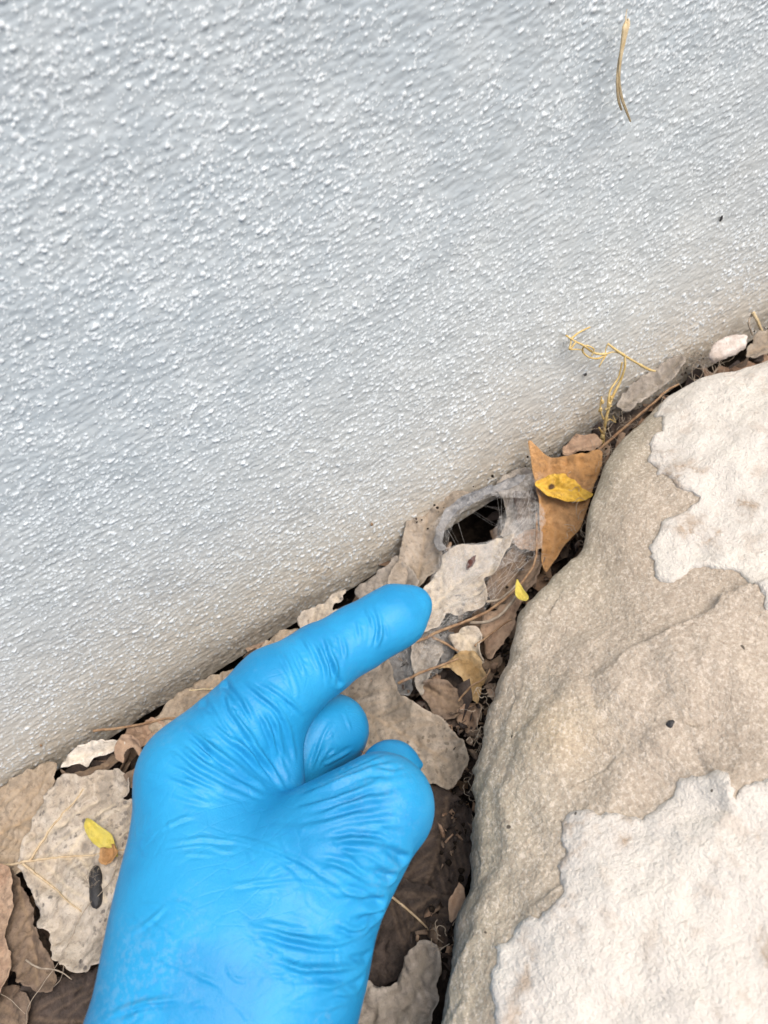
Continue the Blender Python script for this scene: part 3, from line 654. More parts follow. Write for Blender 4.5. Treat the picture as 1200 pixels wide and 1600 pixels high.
# ------------------------------------------------------------------ leaf litter that nobody could count
def litter():
    V, Fc, k = [], [], 0
    A = [onz(-80, 1290, 0), onz(1230, 490, 0)]
    for i in range(1500):
        x = rng.uniform(-.23, .24); 
        y = -rng.uniform(.0, 1) ** 1.2 * .10 - .001
        s = rng.uniform(.002, .008) if i > 260 else rng.uniform(.010, .022)
        z = -.031 + rng.uniform(0, .012) + .004 * (s < .008)
        if math.hypot(x - HOLE[0], y - HOLE[1]) < .011: continue
        n = 7; a0 = rng.uniform(0, 6.28); el = rng.uniform(.35, .9)
        ang = a0 + np.arange(n) * 2 * math.pi / n
        R_ = s * rng.uniform(.7, 1.15, n)
        lx, ly = R_ * np.cos(ang), R_ * np.sin(ang) * el
        tx, ty = rng.normal(0, .35, 2); rot = rng.uniform(0, 6.28); c, sn = math.cos(rot), math.sin(rot)
        wx, wy = lx * c - ly * sn, lx * sn + ly * c
        wz = tx * wx + ty * wy + rng.normal(0, .12, n) * s
        V.append((x, y, z + s * rng.normal(0, .12)))
        V += [(x + a, min(y + b, -.0005), z + c_) for a, b, c_ in zip(wx, wy, wz)]
        Fc += [(k, k + 1 + j, k + 1 + (j + 1) % n) for j in range(n)]; k += n + 1
    for i in range(460):
        x = rng.uniform(-.23, .24); y = -.002 - rng.uniform(0, 1) * .075; s = rng.uniform(.003, .010); z = rng.uniform(-.020, -.004)
        if math.hypot(x - HOLE[0], y - HOLE[1]) < .016: continue
        n = 7; ang = rng.uniform(0, 6.28) + np.arange(n) * 2 * math.pi / n; R_ = s * rng.uniform(.5, 1.25, n); tx, ty = rng.normal(0, .5, 2); el = rng.uniform(.3, .9); rot = rng.uniform(0, 3.14)
        lx, ly = R_ * np.cos(ang), R_ * np.sin(ang) * el; wx, wy = lx * math.cos(rot) - ly * math.sin(rot), lx * math.sin(rot) + ly * math.cos(rot)
        V.append((x, y, z - s * .25)); V += [(x + a, min(y + b, -.0005), z + tx * a + ty * b + rng.normal(0, .2) * s) for a, b in zip(wx, wy)]
        Fc += [(k, k + 1 + j, k + 1 + (j + 1) % n) for j in range(n)]; k += n + 1
    for i in range(500):
        u0, v0 = [(735, 1120), (760, 1060), (700, 1100), (720, 1300), (700, 1460), (830, 860), (660, 1070), (905, 800)][rng.integers(8)]
        c = onz(u0 + rng.normal(0, 26), v0 + rng.normal(0, 34), rng.uniform(-.012, .000)); s = rng.uniform(.0006, .0026); n = 7; ang = rng.uniform(0, 6.28) + np.arange(n) * 2 * math.pi / n
        R_ = s * rng.uniform(.5, 1.4, n); el = rng.uniform(.2, .7); rot = rng.uniform(0, 3.14); tx, ty = rng.normal(0, .5, 2)
        lx, ly = R_ * np.cos(ang), R_ * np.sin(ang) * el; wx, wy = lx * math.cos(rot) - ly * math.sin(rot), lx * math.sin(rot) + ly * math.cos(rot)
        V.append((c[0], c[1], c[2] + s * .15)); V += [(c[0] + a, min(c[1] + b, -.0005), c[2] + tx * a + ty * b + rng.normal(0, .15) * s) for a, b in zip(wx, wy)]
        Fc += [(k, k + 1 + j, k + 1 + (j + 1) % n) for j in range(n)]; k += n + 1
    me = mesh_np('leaf_litter', V, Fc); attr(me, 'vein', np.zeros(len(V))); attr(me, 'edge', np.zeros(len(V)))
    for m in (LM['umber'], LM['dark'], LM['brown']): me.materials.append(m)
    mi = np.repeat(rng.choice([0, 1, 1, 2], len(Fc) // 7), 7).astype(np.int32); me.polygons.foreach_set('material_index', mi)
    o = link('leaf_litter', me); md = o.modifiers.new('thickness', 'SOLIDIFY'); md.thickness = .0002
    tag(o, kind='stuff')
litter()
def crumbs():
    """soil crumbs and broken bits packed along the foot of the wall and beside the boulder"""
    V, Fc, k = [], [], 0
    ico = np.array([(0, 0, 1), (.9, 0, .4), (.28, .85, .4), (-.72, .53, .4), (-.72, -.53, .4), (.28, -.85, .4), (.72, .53, -.4), (-.28, .85, -.4), (-.9, 0, -.4), (-.28, -.85, -.4), (.72, -.53, -.4), (0, 0, -1)])
    IF = [(0, 1, 2), (0, 2, 3), (0, 3, 4), (0, 4, 5), (0, 5, 1), (1, 6, 2), (2, 7, 3), (3, 8, 4), (4, 9, 5), (5, 10, 1), (6, 7, 2), (7, 8, 3), (8, 9, 4), (9, 10, 5), (10, 6, 1), (11, 7, 6), (11, 8, 7), (11, 9, 8), (11, 10, 9), (11, 6, 10)]
    base = [(0, 1232), (90, 1196), (150, 1168), (280, 1090), (330, 1066), (430, 1000), (540, 922), (620, 872), (640, 812), (690, 768), (830, 702), (880, 690), (960, 632), (1060, 558), (1120, 520), (1200, 490)]
    L = catmull(np.array([ony(u, v, -.001) for u, v in base]), 30)
    spots = []
    for i in range(240):
        p = L[rng.integers(len(L))] + np.array([rng.normal(0, .003), -abs(rng.normal(0, .0025)), rng.normal(-.0045, .0016)]); spots.append((p, .0002 + .0006 * rng.uniform() ** 3))
    side = [(706, 1460), (735, 1340), (730, 1240), (745, 1140), (770, 1050), (795, 995), (825, 925), (880, 850), (912, 800), (935, 735), (965, 675)]
    S = catmull(np.array([onz(u, v, -.006) for u, v in side]), 20)
    for i in range(700):
        p = S[rng.integers(len(S))] + np.array([rng.normal(-.002, .003), rng.normal(.002, .003), rng.normal(-.004, .004)]); spots.append((p, rng.uniform(.0003, .0011)))
    for p, s in spots:
        V += (ico * s * rng.uniform(.6, 1.3, (12, 3)) + p).tolist(); Fc += [tuple(k + j for j in f) for f in IF]; k += 12
    me = mesh_np('soil_crumbs', V, Fc)
    for m in (SOIL, SOIL, LM['dark']): me.materials.append(m)
    me.polygons.foreach_set('material_index', np.repeat(rng.choice([0, 0, 0, 1, 2], len(spots)), 20).astype(np.int32))
    tag(link('soil_crumbs', me), kind='stuff')
crumbs()

# ------------------------------------------------------------------ stems, straws, fibres
def wire(name, label, cat, pts, r, mat, sides=7, group=None, n=10, taper=.6, rough=.00012):
    """pts: (u, v, z in mm above the leaves) or ('w', u, v, stand-off in mm)"""
    W = [ony(p[1], p[2], -p[3] * mm) if p[0] == 'w' else onz(p[0], p[1], p[2] * mm) for p in pts]
    L = catmull(np.array(W), n)
    L = L + rough * np.stack([perlin(L, .004, 7 + k) for k in range(3)], 1) * 2
    rad = np.linspace(r, r * taper, len(L)) * mm * (1 + .15 * perlin(L, .002, 3))
    c = L.mean(0); v, f = tube_arrays(L - c, rad, sides)
    nv = len(v); ff = f.tolist() + [list(range(sides))[::-1], list(range(nv - sides, nv))]
    o = link(name, mesh_np(name, v, ff), mat, None, c); return tag(o, label, cat, group)
wire('leaf_stem', 'red brown leaf stem reaching from below the fingertip to the yellow scrap', 'stem', [(640, 1008, 6), (690, 985, 7), (740, 966, 7), (775, 946, 8), (806, 920, 9), (830, 890, 9), (838, 862, 8), (838, 800, 6)], .62, STEM)
wire('leaf_stem', 'paler lower stem of the forked pair running under the red brown one', 'stem', [(735, 972, 5), (760, 972, 6), (785, 958, 7), (806, 932, 8), (814, 922, 9)], .7, FIBRE)
wire('leaf_stem', 'upper pale stem of the forked pair beside the lobed leaf', 'stem', [(760, 940, 6), (778, 938, 6), (795, 926, 8), (810, 910, 9)], .6, FIBRE)
wire('leaf_stem', 'short brown stem across the pale pinched leaf', 'stem', [(622, 1068, 4), (660, 1050, 6), (700, 1036, 7), (732, 1020, 6)], .55, STEM)
wire('leaf_stem', 'dark stem slanting down beside the crumpled cream leaf', 'stem', [(676, 996, 5), (700, 1008, 5), (720, 1020, 4)], .6, STEM)
wire('leaf_stem', 'orange brown stem along the wall foot left of the knuckle', 'stem', [(146, 1142, 5), (180, 1138, 5), (220, 1132, 4), (262, 1122, 3), (282, 1126, 3)], .6, STEM)
wire('dry_straw', 'pale straw crossing the tan leaf behind the knuckle', 'straw', [(290, 1079, 3), (320, 1077, 4), (358, 1076, 4)], .32, STRAW)
wire('leaf_stem', 'long reddish stem along the boulder top edge near the sprig', 'stem', [(925, 712, 6), (945, 695, 8), (985, 660, 10), (1015, 635, 12), (1040, 612, 13), (1060, 600, 12)], .7, STEM)
wire('dry_straw', 'pale straw leaning on the wall at the right edge', 'straw', [('w', 1176, 488, 6), ('w', 1188, 512, 10), ('w', 1202, 548, 14)], .8, STRAW)
wire('dry_straw', 'greyish bent straw beside the pale straw at the right edge', 'straw', [('w', 1176, 489, 5), ('w', 1170, 505, 7), ('w', 1176, 524, 9)], .55, FIBRE)
wire('pale_twig', 'thin pale twig leaning on the sunlit yellow leaf crossing the spotted leaf', 'twig', [(184, 1342, 9), (176, 1370, 9), (158, 1395, 9), (140, 1412, 9), (122, 1440, 9), (112, 1465, 8), (100, 1490, 7), (86, 1512, 6), (64, 1542, 5), (44, 1575, 4), (40, 1610, 4)], .15, FIBRE)
wire('pale_twig', 'thin pale strand at the bottom left corner', 'strand', [(-6, 1548, 5), (18, 1564, 4), (40, 1584, 4)], .13, FIBRE)
wire('pale_twig', 'short pale hooked strand below the spotted leaf', 'strand', [(98, 1490, 7), (100, 1512, 6), (94, 1530, 5), (84, 1542, 4)], .12, FIBRE)

wire('twig', 'thin dark twig lying across the gap below the yellow scrap', 'twig', [(742, 1010, 5), (764, 992, 6), (786, 976, 7), (800, 968, 8)], .45, STEM)
wire('twig', 'thin brown twig poking up beside the golden brown leaf', 'twig', [(716, 1096, 2), (734, 1074, 6), (756, 1060, 9), (766, 1046, 11)], .4, STEM)
wire('twig', 'thin grey twig beside the hooked strand at the lower left', 'twig', [(40, 1500, 5), (62, 1512, 6), (90, 1516, 6), (112, 1530, 5)], .3, FIBRE)

# dry yellow sprig against the wall
def sprig():
    root = bpy.data.objects.new('dry_sprig', None); COL.objects.link(root)
    root.location = [float(c) for c in ony(943, 690, -.008)]
    tag(root, 'dry yellow weed sprig with curled tendrils rising against the stucco wall', 'plant')
    lines = [([(942, 706, 8), (943, 680, 9), (947, 655, 10), (955, 625, 9), (968, 598, 8), (976, 575, 8), (976, 556, 7)], .85),
             ([(950, 640, 10), (953, 612, 8), (966, 590, 7), (972, 566, 7)], .6),
             ([(976, 556, 7), (960, 545, 6), (950, 537, 5)], .7), ([(976, 556, 7), (1000, 570, 8), (1022, 580, 8)], .55), ([(1000, 570, 8), (1012, 577, 8), (1024, 580, 9)], .7),
             ([(950, 537, 5), (946, 548, 5), (948, 556, 6)], .35),
             ([(948, 553, 6), (930, 552, 6), (912, 540, 6), (900, 534, 5), (884, 524, 3)], .6), ([(948, 553, 6), (935, 560, 6), (920, 558, 6), (910, 548, 5), (916, 540, 6), (928, 546, 7), (924, 556, 7)], .5),
             ([(948, 553, 6), (940, 566, 7), (936, 574, 7)], .4), ([(900, 534, 5), (890, 546, 5), (892, 532, 4), (886, 524, 3)], .5), ([(892, 530, 4), (904, 520, 3), (922, 511, 2)], .5),
             ([(948, 553, 6), (958, 550, 6), (968, 552, 6)], .35), ([(890, 546, 5), (904, 546, 5), (912, 548, 5)], .4),
             ([(943, 655, 10), (938, 640, 10), (940, 620, 10)], .5), ([(944, 665, 10), (952, 655, 10), (962, 660, 11), (958, 650, 10)], .3), ([(941, 676, 9), (936, 668, 9)], .6), ([(946, 640, 10), (956, 634, 11)], .5)]
    for k, (pts, r) in enumerate(lines):
        W = np.array([ony(u, v, -s * mm) for u, v, s in pts]) - np.array(root.location)
        L = catmull(W, 8); v, f = tube_arrays(L, np.linspace(r, r * .6, len(L)) * .88 * mm, 6)
        nv = len(v); link('stem' if k < 5 else 'tendril', mesh_np('stem', v, f.tolist() + [list(range(6))[::-1], list(range(nv - 6, nv))]), SPRIG, root)
    for (u, v, s, r) in [(941, 682, 9, 1.0), (944, 672, 9, .8), (938, 640, 10, .9), (941, 628, 10, .8), (952, 632, 11, .7), (940, 690, 9, .8), (955, 622, 9, .7)]:
        p = ony(u, v, -s * mm) - np.array(root.location)
        bud = blob_mesh('bud', (1.0, .8, 1.4), r * mm, 5); link('bud', bud, SPRIG, root, p)
def blob_mesh(name, scl, r, seed, n=14, rough=.35):
    th = np.linspace(0, math.pi, n); ph = np.linspace(0, 2 * math.pi, n * 2, endpoint=False)
    T, Pp = np.meshgrid(th, ph, indexing='ij')
    d = np.stack([np.sin(T) * np.cos(Pp), np.sin(T) * np.sin(Pp), np.cos(T)], -1).reshape(-1, 3)
    k = 1 + rough * fbm(d, 1.1, 3, seed)
    V = d * k[:, None] * r * np.array(scl); me = mesh_np(name, V, grid_faces(n, n * 2, True)); return me
sprig()

# straw stuck on the wall high up: a folded sliver of dead grass
def wall_straw():
    root = bpy.data.objects.new('dry_straw', None); COL.objects.link(root); root.location = [float(c) for c in ony(972, 100, -.006)]
    tag(root, 'split sliver of dead grass stuck high on the stucco wall', 'straw')
    def blade(mid, wd, name):
        W = catmull(np.array([ony(u, v, -s * mm) for u, v, s in mid]), 8); w = np.interp(np.linspace(0, 1, len(W)), np.linspace(0, 1, len(wd)), wd); V = []
        for p, q in zip(W, w):
            for a, b in ((-1, .0), (-.45, -.7), (.05, .2), (.5, -.6), (1, .05)): V.append(p - np.array(root.location) + np.array([a * q * mm, b * q * mm, 0]))
        o = link(name, mesh_np(name, V, grid_faces(len(W), 5)), STRAW, root); o.modifiers.new('thickness', 'SOLIDIFY').thickness = .00015
    blade([(980, 30, 4), (978, 40, 6), (974, 62, 7), (969, 95, 8), (967, 125, 8), (971, 152, 7), (978, 172, 6), (985, 190, 4)], [.4, 1.3, .9, .45, .4, .4, .35, .15], 'blade')
    blade([(975, 42, 5), (972, 70, 7), (966, 100, 7.5), (964, 128, 8), (966, 155, 7), (971, 172, 5)], [.3, .45, .35, .35, .4, .2], 'blade')
    blade([(978, 34, 5), (978, 24, 4), (980, 14, 3)], [.25, .15, .08], 'awn')
wall_straw()

def speck(label, u, v, scl, r, mat, wall=True, z=0, rot=0, name='grit_speck', cat='speck'):
    p = ony(u, v, -.0008) if wall else onz(u, v, z * mm)
    o = link(name, blob_mesh(name, scl, r * mm, int(u), 9), mat, None, p); o.rotation_euler = (0, rot if wall else 0, 0 if wall else rot)
    return tag(o, label, cat)
speck('black speck on the stucco near the right edge', 1127, 341, (.45, .5, 1.2), 1.0, BLACK, rot=.4)
speck('dark speck on the stucco above the leaning beige leaf', 581, 819, (.7, .6, 1.1), .8, STEM, rot=.3)
speck('round dark speck on the stucco left of the sprig', 915, 585, (1, .6, .9), .7, BLACK)
speck('small brown speck on the stucco at the lower left', 64, 1165, (.6, .5, 1.2), .7, STEM, rot=.2)
p = on_rock(1047, 1131); o = link('grit_speck', blob_mesh('grit_speck', (1.1, .8, .7), .0011, 3, 9), BLACK, None, p); tag(o, 'dark crumb on the bare tan face of the boulder', 'speck')
o = speck('dark red bark chip on the web covered leaf below the hole', 736, 879, (1.7, .7, .45), 1.9, RED, False, 8.5, .55, 'bark_chip', 'bark')
o = speck('dark red scrap deep in the gap beside the beige speckled leaf', 657, 1104, (1.6, 1.0, .5), 2.6, RED, False, -5, -.5, 'bark_chip', 'bark')

# fuzzy black dropping on the spotted leaf
def dropping():
    a, b = onz(149, 1352, 7.5 * mm), onz(151, 1420, 7.5 * mm); c = (a + b) / 2; L = np.linalg.norm(b - a) / 2; ax = nrm(b - a)
    t = np.linspace(-1, 1, 26); r = .0022 * np.sqrt(np.clip(1 - np.abs(t) ** 3, 0, 1)) * (1 - .05 * np.cos(t * 5)) + 1e-5
    side = nrm(np.cross(ax, [0, 0, 1])); up = np.cross(side, ax); ph = np.linspace(0, 2 * math.pi, 22, endpoint=False)
    V = np.array([ax * L * ti + ri * (np.cos(p) * side + np.sin(p) * up * .9) for ti, ri in zip(t, r) for p in ph])
    V += V / (np.linalg.norm(V, axis=1)[:, None] + 1e-6) * (.00022 * fbm(V, .0012, 3, 5))[:, None]
    o = link('insect_pellet', mesh_np('insect_pellet', V, grid_faces(26, 22, True)), BLACK, None, c)
    tag(o, 'black oval pellet with grey fuzz on the spotted pale leaf', 'pellet')
    ln = []
    for i in range(70):
        k = rng.uniform(-.95, .1); p = rng.uniform(.2, 2.9)
        q = ax * L * k + .0021 * (np.cos(p) * side + np.sin(p) * up * .9); d = rng.normal(0, .0012, 3)
        ln.append((np.array([q, q + d * .5 + up * .0003, q + d]), .00005))
    v, f = tubes_mesh('fuzz', ln, 3); link('fuzz', mesh_np('fuzz', v, f), FIBRE, o)['kind'] = 'stuff'
dropping()

# stone chips at the far end
def chip(label, px, z, th, mat, seed):
    c = onz(*np.mean(px, 0), z * mm); q = np.array([onz(u, v, z * mm) for u, v in px]) - c
    q = resample(catmull(q, 6, True), .0007, True); rings = []
    for s, h in ((1.0, -1), (1.04, -.2), (1.0, .5), (.85, .85), (.6, 1.0), (.3, 1.05), (.02, 1.06)):
        r = q * s; r[:, 2] = h * th * mm; r += .0005 * np.stack([fbm(r + seed, .003, 4, seed + k) for k in range(3)], 1); rings.append(r)
    V = np.array(rings).reshape(-1, 3)
    o = link('stone_chip', mesh_np('stone_chip', V, grid_faces(len(rings), len(q), True)), mat, None, c); tag(o, label, 'stone')
chip('pinkish white stone chip wedged between wall and boulder', [(1108, 556), (1114, 542), (1128, 532), (1146, 525), (1166, 527), (1164, 540), (1148, 549), (1130, 558), (1116, 562)], 13, 1.6, CHIP, 3)

def fibres():
    ln = []
    def tangle(cu, cv, ru, rv, n, z, ln_px, r):
        for i in range(n):
            u = cu + rng.normal(0, ru); v = cv + rng.normal(0, rv); a = rng.uniform(0, 6.28); pts = []
            zz = z + rng.normal(0, 2)
            for k in range(6):
                pts.append(onz(u, v, zz * mm)); a += rng.normal(0, .7); u += math.cos(a) * ln_px; v += math.sin(a) * ln_px; zz += rng.normal(0, .5)
            ln.append((catmull(np.array(pts), 4), r * mm))
    tangle(1085, 572, 26, 12, 40, 9, 10, .10); tangle(960, 660, 14, 12, 18, 9, 6, .08); tangle(762, 1090, 8, 14, 16, 18, 5, .09); tangle(745, 1160, 6, 14, 12, 16, 4, .09)
    tangle(905, 800, 10, 26, 16, 10, 5, .1); tangle(945, 720, 14, 10, 16, 8, 6, .1); tangle(735, 1240, 6, 25, 10, 8, 5, .09); tangle(700, 1480, 8, 14, 8, 8, 6, .12)
    v, f = tubes_mesh('root_fibres', ln, 4); tag(link('root_fibres', mesh_np('root_fibres', v, f), FIBRE), kind='stuff')
fibres()

# ------------------------------------------------------------------ cobweb round the hole
def cobweb():
    root = bpy.data.objects.new('cobweb', None); COL.objects.link(root); root.location = [float(c) for c in onz(760, 830, .008)]
    tag(root, 'grey dusty cobweb funnel stretched over the hole and leaves ahead of the fingertip', 'cobweb')
    def sheet(px, z, amp, seed, slope):
        o = leaf('web_sheet', None, None, px, z * mm, WEB, slope=slope, rough=amp, edge=0, crinkle=.0003, jag=.001, step=.0013, seed=seed, auto=False)
        me = o.data; V = np.zeros(len(me.vertices) * 3); me.vertices.foreach_get('co', V); V = V.reshape(-1, 3)
        r = np.linalg.norm(V - V.mean(0), axis=1); attr(me, 'core', 1 - smooth(.45, 1.0, r / r.max()))
        o.modifiers.clear(); loc = Vector(o.location); o.parent = root; o.location = loc - root.location
    sheet([(690, 868), (720, 858), (764, 850), (800, 822), (830, 790), (850, 800), (842, 850), (810, 870), (770, 890), (720, 905), (690, 895)], 9, .002, 5, (0, .1))
    sheet([(640, 990), (660, 930), (690, 890), (740, 880), (780, 900), (760, 950), (720, 970), (690, 1000), (660, 1020)], 7, .0015, 9, (0, .1))
    sheet([(620, 1000), (660, 985), (700, 1010), (690, 1050), (650, 1080), (620, 1050)], 4, .0015, 15, (0, 0))
    sheet([(786, 800), (800, 772), (830, 760), (850, 800), (840, 850), (800, 850), (770, 840)], 7, .002, 25, (0, .1))
    sheet([(676, 862), (682, 826), (700, 796), (732, 774), (770, 760), (810, 744), (850, 740), (850, 775), (800, 776), (762, 780), (728, 794), (704, 826), (694, 866)], 11, .001, 35, (.05, .3))
    sheet([(676, 900), (690, 862), (716, 852), (750, 850), (790, 848), (806, 866), (760, 890), (710, 906)], 8, .001, 45, (0, .15))
    ln = []
    anchors = [(694, 845), (705, 815), (735, 790), (790, 765), (830, 745), (842, 800), (836, 850), (800, 845), (770, 860), (740, 900), (700, 930), (670, 970), (690, 990), (760, 940), (810, 880), (838, 870), (650, 1010), (720, 960)]
    for i in range(300):
        a, b = rng.choice(len(anchors), 2, replace=False)
        if np.hypot(anchors[a][0] - anchors[b][0], anchors[a][1] - anchors[b][1]) > 130: continue
        if abs((anchors[a][0] + anchors[b][0]) / 2 - 735) < 42 and abs((anchors[a][1] + anchors[b][1]) / 2 - 815) < 38: continue
        j = rng.normal(0, 8, 4); p = onz(anchors[a][0] + j[0], anchors[a][1] + j[1], rng.uniform(5, 10) * mm); q = onz(anchors[b][0] + j[2], anchors[b][1] + j[3], rng.uniform(5, 10) * mm)
        m = (p + q) / 2 - np.array([0, 0, np.linalg.norm(p - q) * rng.uniform(0, .12)])
        ln.append((catmull(np.array([p, m, q]), 6), rng.uniform(.00001, .00003)))
    v, f = tubes_mesh('silk_threads', [(L - np.array(root.location), r) for L, r in ln], 3)
    t = link('silk_threads', mesh_np('silk_threads', v, f), SILK, root); t['kind'] = 'stuff'
cobweb()

# ------------------------------------------------------------------ the gloved hand
def J(u, v, z): return np.array([(u - 600) * z / F, (v - 800) * z / F, z])
def hand():
    # joints in the hand's own frame (mm); each cone: a, ra, b, rb
    def cone(a, b): return (J(*a[:3]), a[3] * a[2] / F, J(*b[:3]), b[3] * b[2] / F)
    palm = [cone((303, 1222, 206, 82), (302, 1420, 192, 96)), cone((302, 1420, 192, 96), (218, 1700, 172, 114)),
            cone((336, 1250, 212, 84), (366, 1480, 192, 132)), cone((366, 1480, 192, 132), (330, 1720, 176, 150)),
            cone((336, 1250, 228, 80), (364, 1500, 208, 114)), cone((420, 1350, 206, 105), (430, 1480, 194, 118)),
            cone((428, 1480, 194, 122), (394, 1720, 176, 138))]
    index = [cone((306, 1208, 207, 84), (432, 1080, 219, 66)), cone((432, 1080, 219, 64), (500, 1032, 225, 52.5)), cone((500, 1032, 225, 52.5), (560, 996, 230, 47)), cone((560, 996, 230, 47), (606, 970, 233, 44.5)),
             cone((606, 970, 233, 44.5), (626, 958, 235, 42)), cone((630, 955, 235, 40), (649, 943, 236, 22)),
             cone((428, 1110, 220, 44), (438, 1215, 212, 38))]
    thumb = [cone((455, 1350, 194, 100), (596, 1258, 197, 74)), cone((440, 1420, 194, 105), (520, 1330, 194, 88)), cone((520, 1330, 194, 88), (595, 1264, 197, 74)),
             cone((512, 1400, 192, 79), (474, 1490, 186, 94)), cone((474, 1490, 186, 94), (420, 1640, 176, 104)), cone((540, 1330, 194, 84), (512, 1400, 192, 79))]
    ttip = [cone((604, 1246, 214, 56), (611, 1206, 224, 49))]
    middle = [cone((400, 1240, 226, 62), (500, 1150, 232, 52)), cone((500, 1150, 232, 52), (522, 1140, 236, 51)), cone((522, 1140, 236, 51), (500, 1240, 252, 50))]
    others = [cone((380, 1280, 240, 60), (470, 1220, 252, 52)), cone((470, 1220, 252, 52), (500, 1300, 262, 48)), cone((370, 1330, 246, 58), (440, 1300, 262, 48)), cone((440, 1300, 262, 48), (480, 1350, 262, 44)),
              cone((362, 1400, 230, 75), (345, 1600, 205, 100))]
    def surface(hs):
        allj = np.array([p for L in (palm, index, thumb, ttip, middle, others) for c in L for p, r in ((c[0], c[1]), (c[2], c[3]))])
        lo = allj.min(0) - 30; hi = allj.max(0) + 30
        ax = [np.arange(lo[k], hi[k], hs, dtype=np.float32) for k in range(3)]
        GX, GY, GZ = np.meshgrid(*ax, indexing='ij')
        def sd(c):
            a, ra, b, rb = c; ab = (b - a).astype(np.float32); L = float(ab @ ab)
            x = GX - np.float32(a[0]); y = GY - np.float32(a[1]); z = GZ - np.float32(a[2])
            t = np.clip((x * ab[0] + y * ab[1] + z * ab[2]) / np.float32(L), 0, 1)
            x -= t * ab[0]; y -= t * ab[1]; z -= t * ab[2]
            return np.sqrt(x * x + y * y + z * z) - (np.float32(ra) + t * np.float32(rb - ra))
        def smin(a, b, k):
            h = np.clip(.5 + .5 * (b - a) / k, 0, 1).astype(np.float32); return b + h * (a - b) - np.float32(k) * h * (1 - h)
        def uni(L, k):
            d = sd(L[0])
            for c in L[1:]: d = smin(d, sd(c), k)
            return d
        D = uni(palm, 14.0)
        D = smin(D, uni(index, 5.0), 5.0)
        D = smin(D, uni(others, 4.0), 5.0)
        D = smin(D, uni(middle, 3.0), 1.6)
        TH = smin(uni(thumb, 6.0), uni(ttip, 3.0), 1.2)
        D = smin(D, TH, 4.0)
        # surface nets
        S = D < 0
        c = [S[i:S.shape[0] - 1 + i, j:S.shape[1] - 1 + j, k:S.shape[2] - 1 + k] for i in (0, 1) for j in (0, 1) for k in (0, 1)]
        cnt = sum(x.astype(np.int8) for x in c); cell = (cnt > 0) & (cnt < 8)
        idx = np.argwhere(cell); vid = -np.ones(cell.shape, np.int32); vid[cell] = np.arange(len(idx))
        acc = np.zeros((len(idx), 3)); num = np.zeros(len(idx))
        off = [(i, j, k) for i in (0, 1) for j in (0, 1) for k in (0, 1)]
        vals = {o: D[idx[:, 0] + o[0], idx[:, 1] + o[1], idx[:, 2] + o[2]].astype(float) for o in off}
        for o in off:
            for k in range(3):
                if o[k] == 0:
                    p = list(o); p[k] = 1; p = tuple(p); a, b = vals[o], vals[p]; m = (a < 0) != (b < 0)
                    t = np.where(m, a / np.where(m, a - b, 1), 0); q = np.array(o, float)[None, :].repeat(len(idx), 0); q[:, k] = t
                    acc[m] += q[m]; num[m] += 1
        V = lo + (idx + acc / num[:, None]) * hs
        faces = []
        for k in range(3):
            o1, o2 = [(1, 2), (2, 0), (0, 1)][k]
            sh = list(S.shape); a = S[tuple(slice(0, sh[q] - 1) if q == k else slice(1, sh[q] - 1) for q in range(3))]
            b = S[tuple(slice(1, sh[q]) if q == k else slice(1, sh[q] - 1) for q in range(3))]
            e = np.argwhere(a != b); flip = a[tuple(e.T)]
            base = e.copy(); base[:, o1] += 1; base[:, o2] += 1
            def at(d1, d2):
                q = base.copy(); q[:, o1] -= d1; q[:, o2] -= d2; return vid[tuple(q.T)]
            f = np.stack([at(1, 1), at(0, 1), at(0, 0), at(1, 0)], 1); f[~flip] = f[~flip][:, ::-1]; faces.append(f)
        Fq = np.vstack(faces); Fq = Fq[(Fq >= 0).all(1)]
        # relax
        E = np.vstack([Fq[:, [0, 1]], Fq[:, [1, 2]], Fq[:, [2, 3]], Fq[:, [3, 0]]])
        def lap(V, lam):
            s = np.zeros_like(V); n = np.zeros(len(V))
            for k in range(3): s[:, k] = np.bincount(E[:, 0], V[E[:, 1], k], len(V)) + np.bincount(E[:, 1], V[E[:, 0], k], len(V))
            n = np.bincount(E[:, 0], minlength=len(V)) + np.bincount(E[:, 1], minlength=len(V))
            return V + lam * (s / n[:, None] - V)
        for _ in range(4): V = lap(lap(V, .55), -.56)
        for _ in range(2): V = lap(V, .5)
        def normals(V):
            a = V[Fq[:, 0]]; n = np.cross(V[Fq[:, 2]] - a, V[Fq[:, 3]] - V[Fq[:, 1]])
            N = np.zeros_like(V)
            for q in range(4):
                for k in range(3): N[:, k] += np.bincount(Fq[:, q], n[:, k], len(V))
            return N / (np.linalg.norm(N, axis=1)[:, None] + 1e-12)
        N = normals(V)
        if np.mean(np.einsum('ij,ij->i', N, V - V.mean(0))) < 0: N = -N; Fq = Fq[:, ::-1]
        return V, N, Fq, lap
    V, N, Fq, lap = surface(.5)
    body, bN, bF, _l = surface(2.2)
    # creases of the stretched glove, each a line on the surface
    U = V[:, 0] / V[:, 2] * F + 600; W = V[:, 1] / V[:, 2] * F + 800
    vd = -np.einsum('ij,ij->i', N, V) / np.linalg.norm(V, axis=1); front = vd > 0; facing = smooth(-.05, .25, vd)
    fu, fw, fz, fi = U[front], W[front], V[front, 2], np.where(front)[0]
    def surf(u, v):
        d = (fu - u) ** 2 + (fw - v) ** 2; near = d < 5 ** 2
        if not near.any(): return V[fi[np.argmin(d)]]
        k = np.where(near)[0]; return V[fi[k[np.argmin(fz[k] + .02 * d[k])]]]
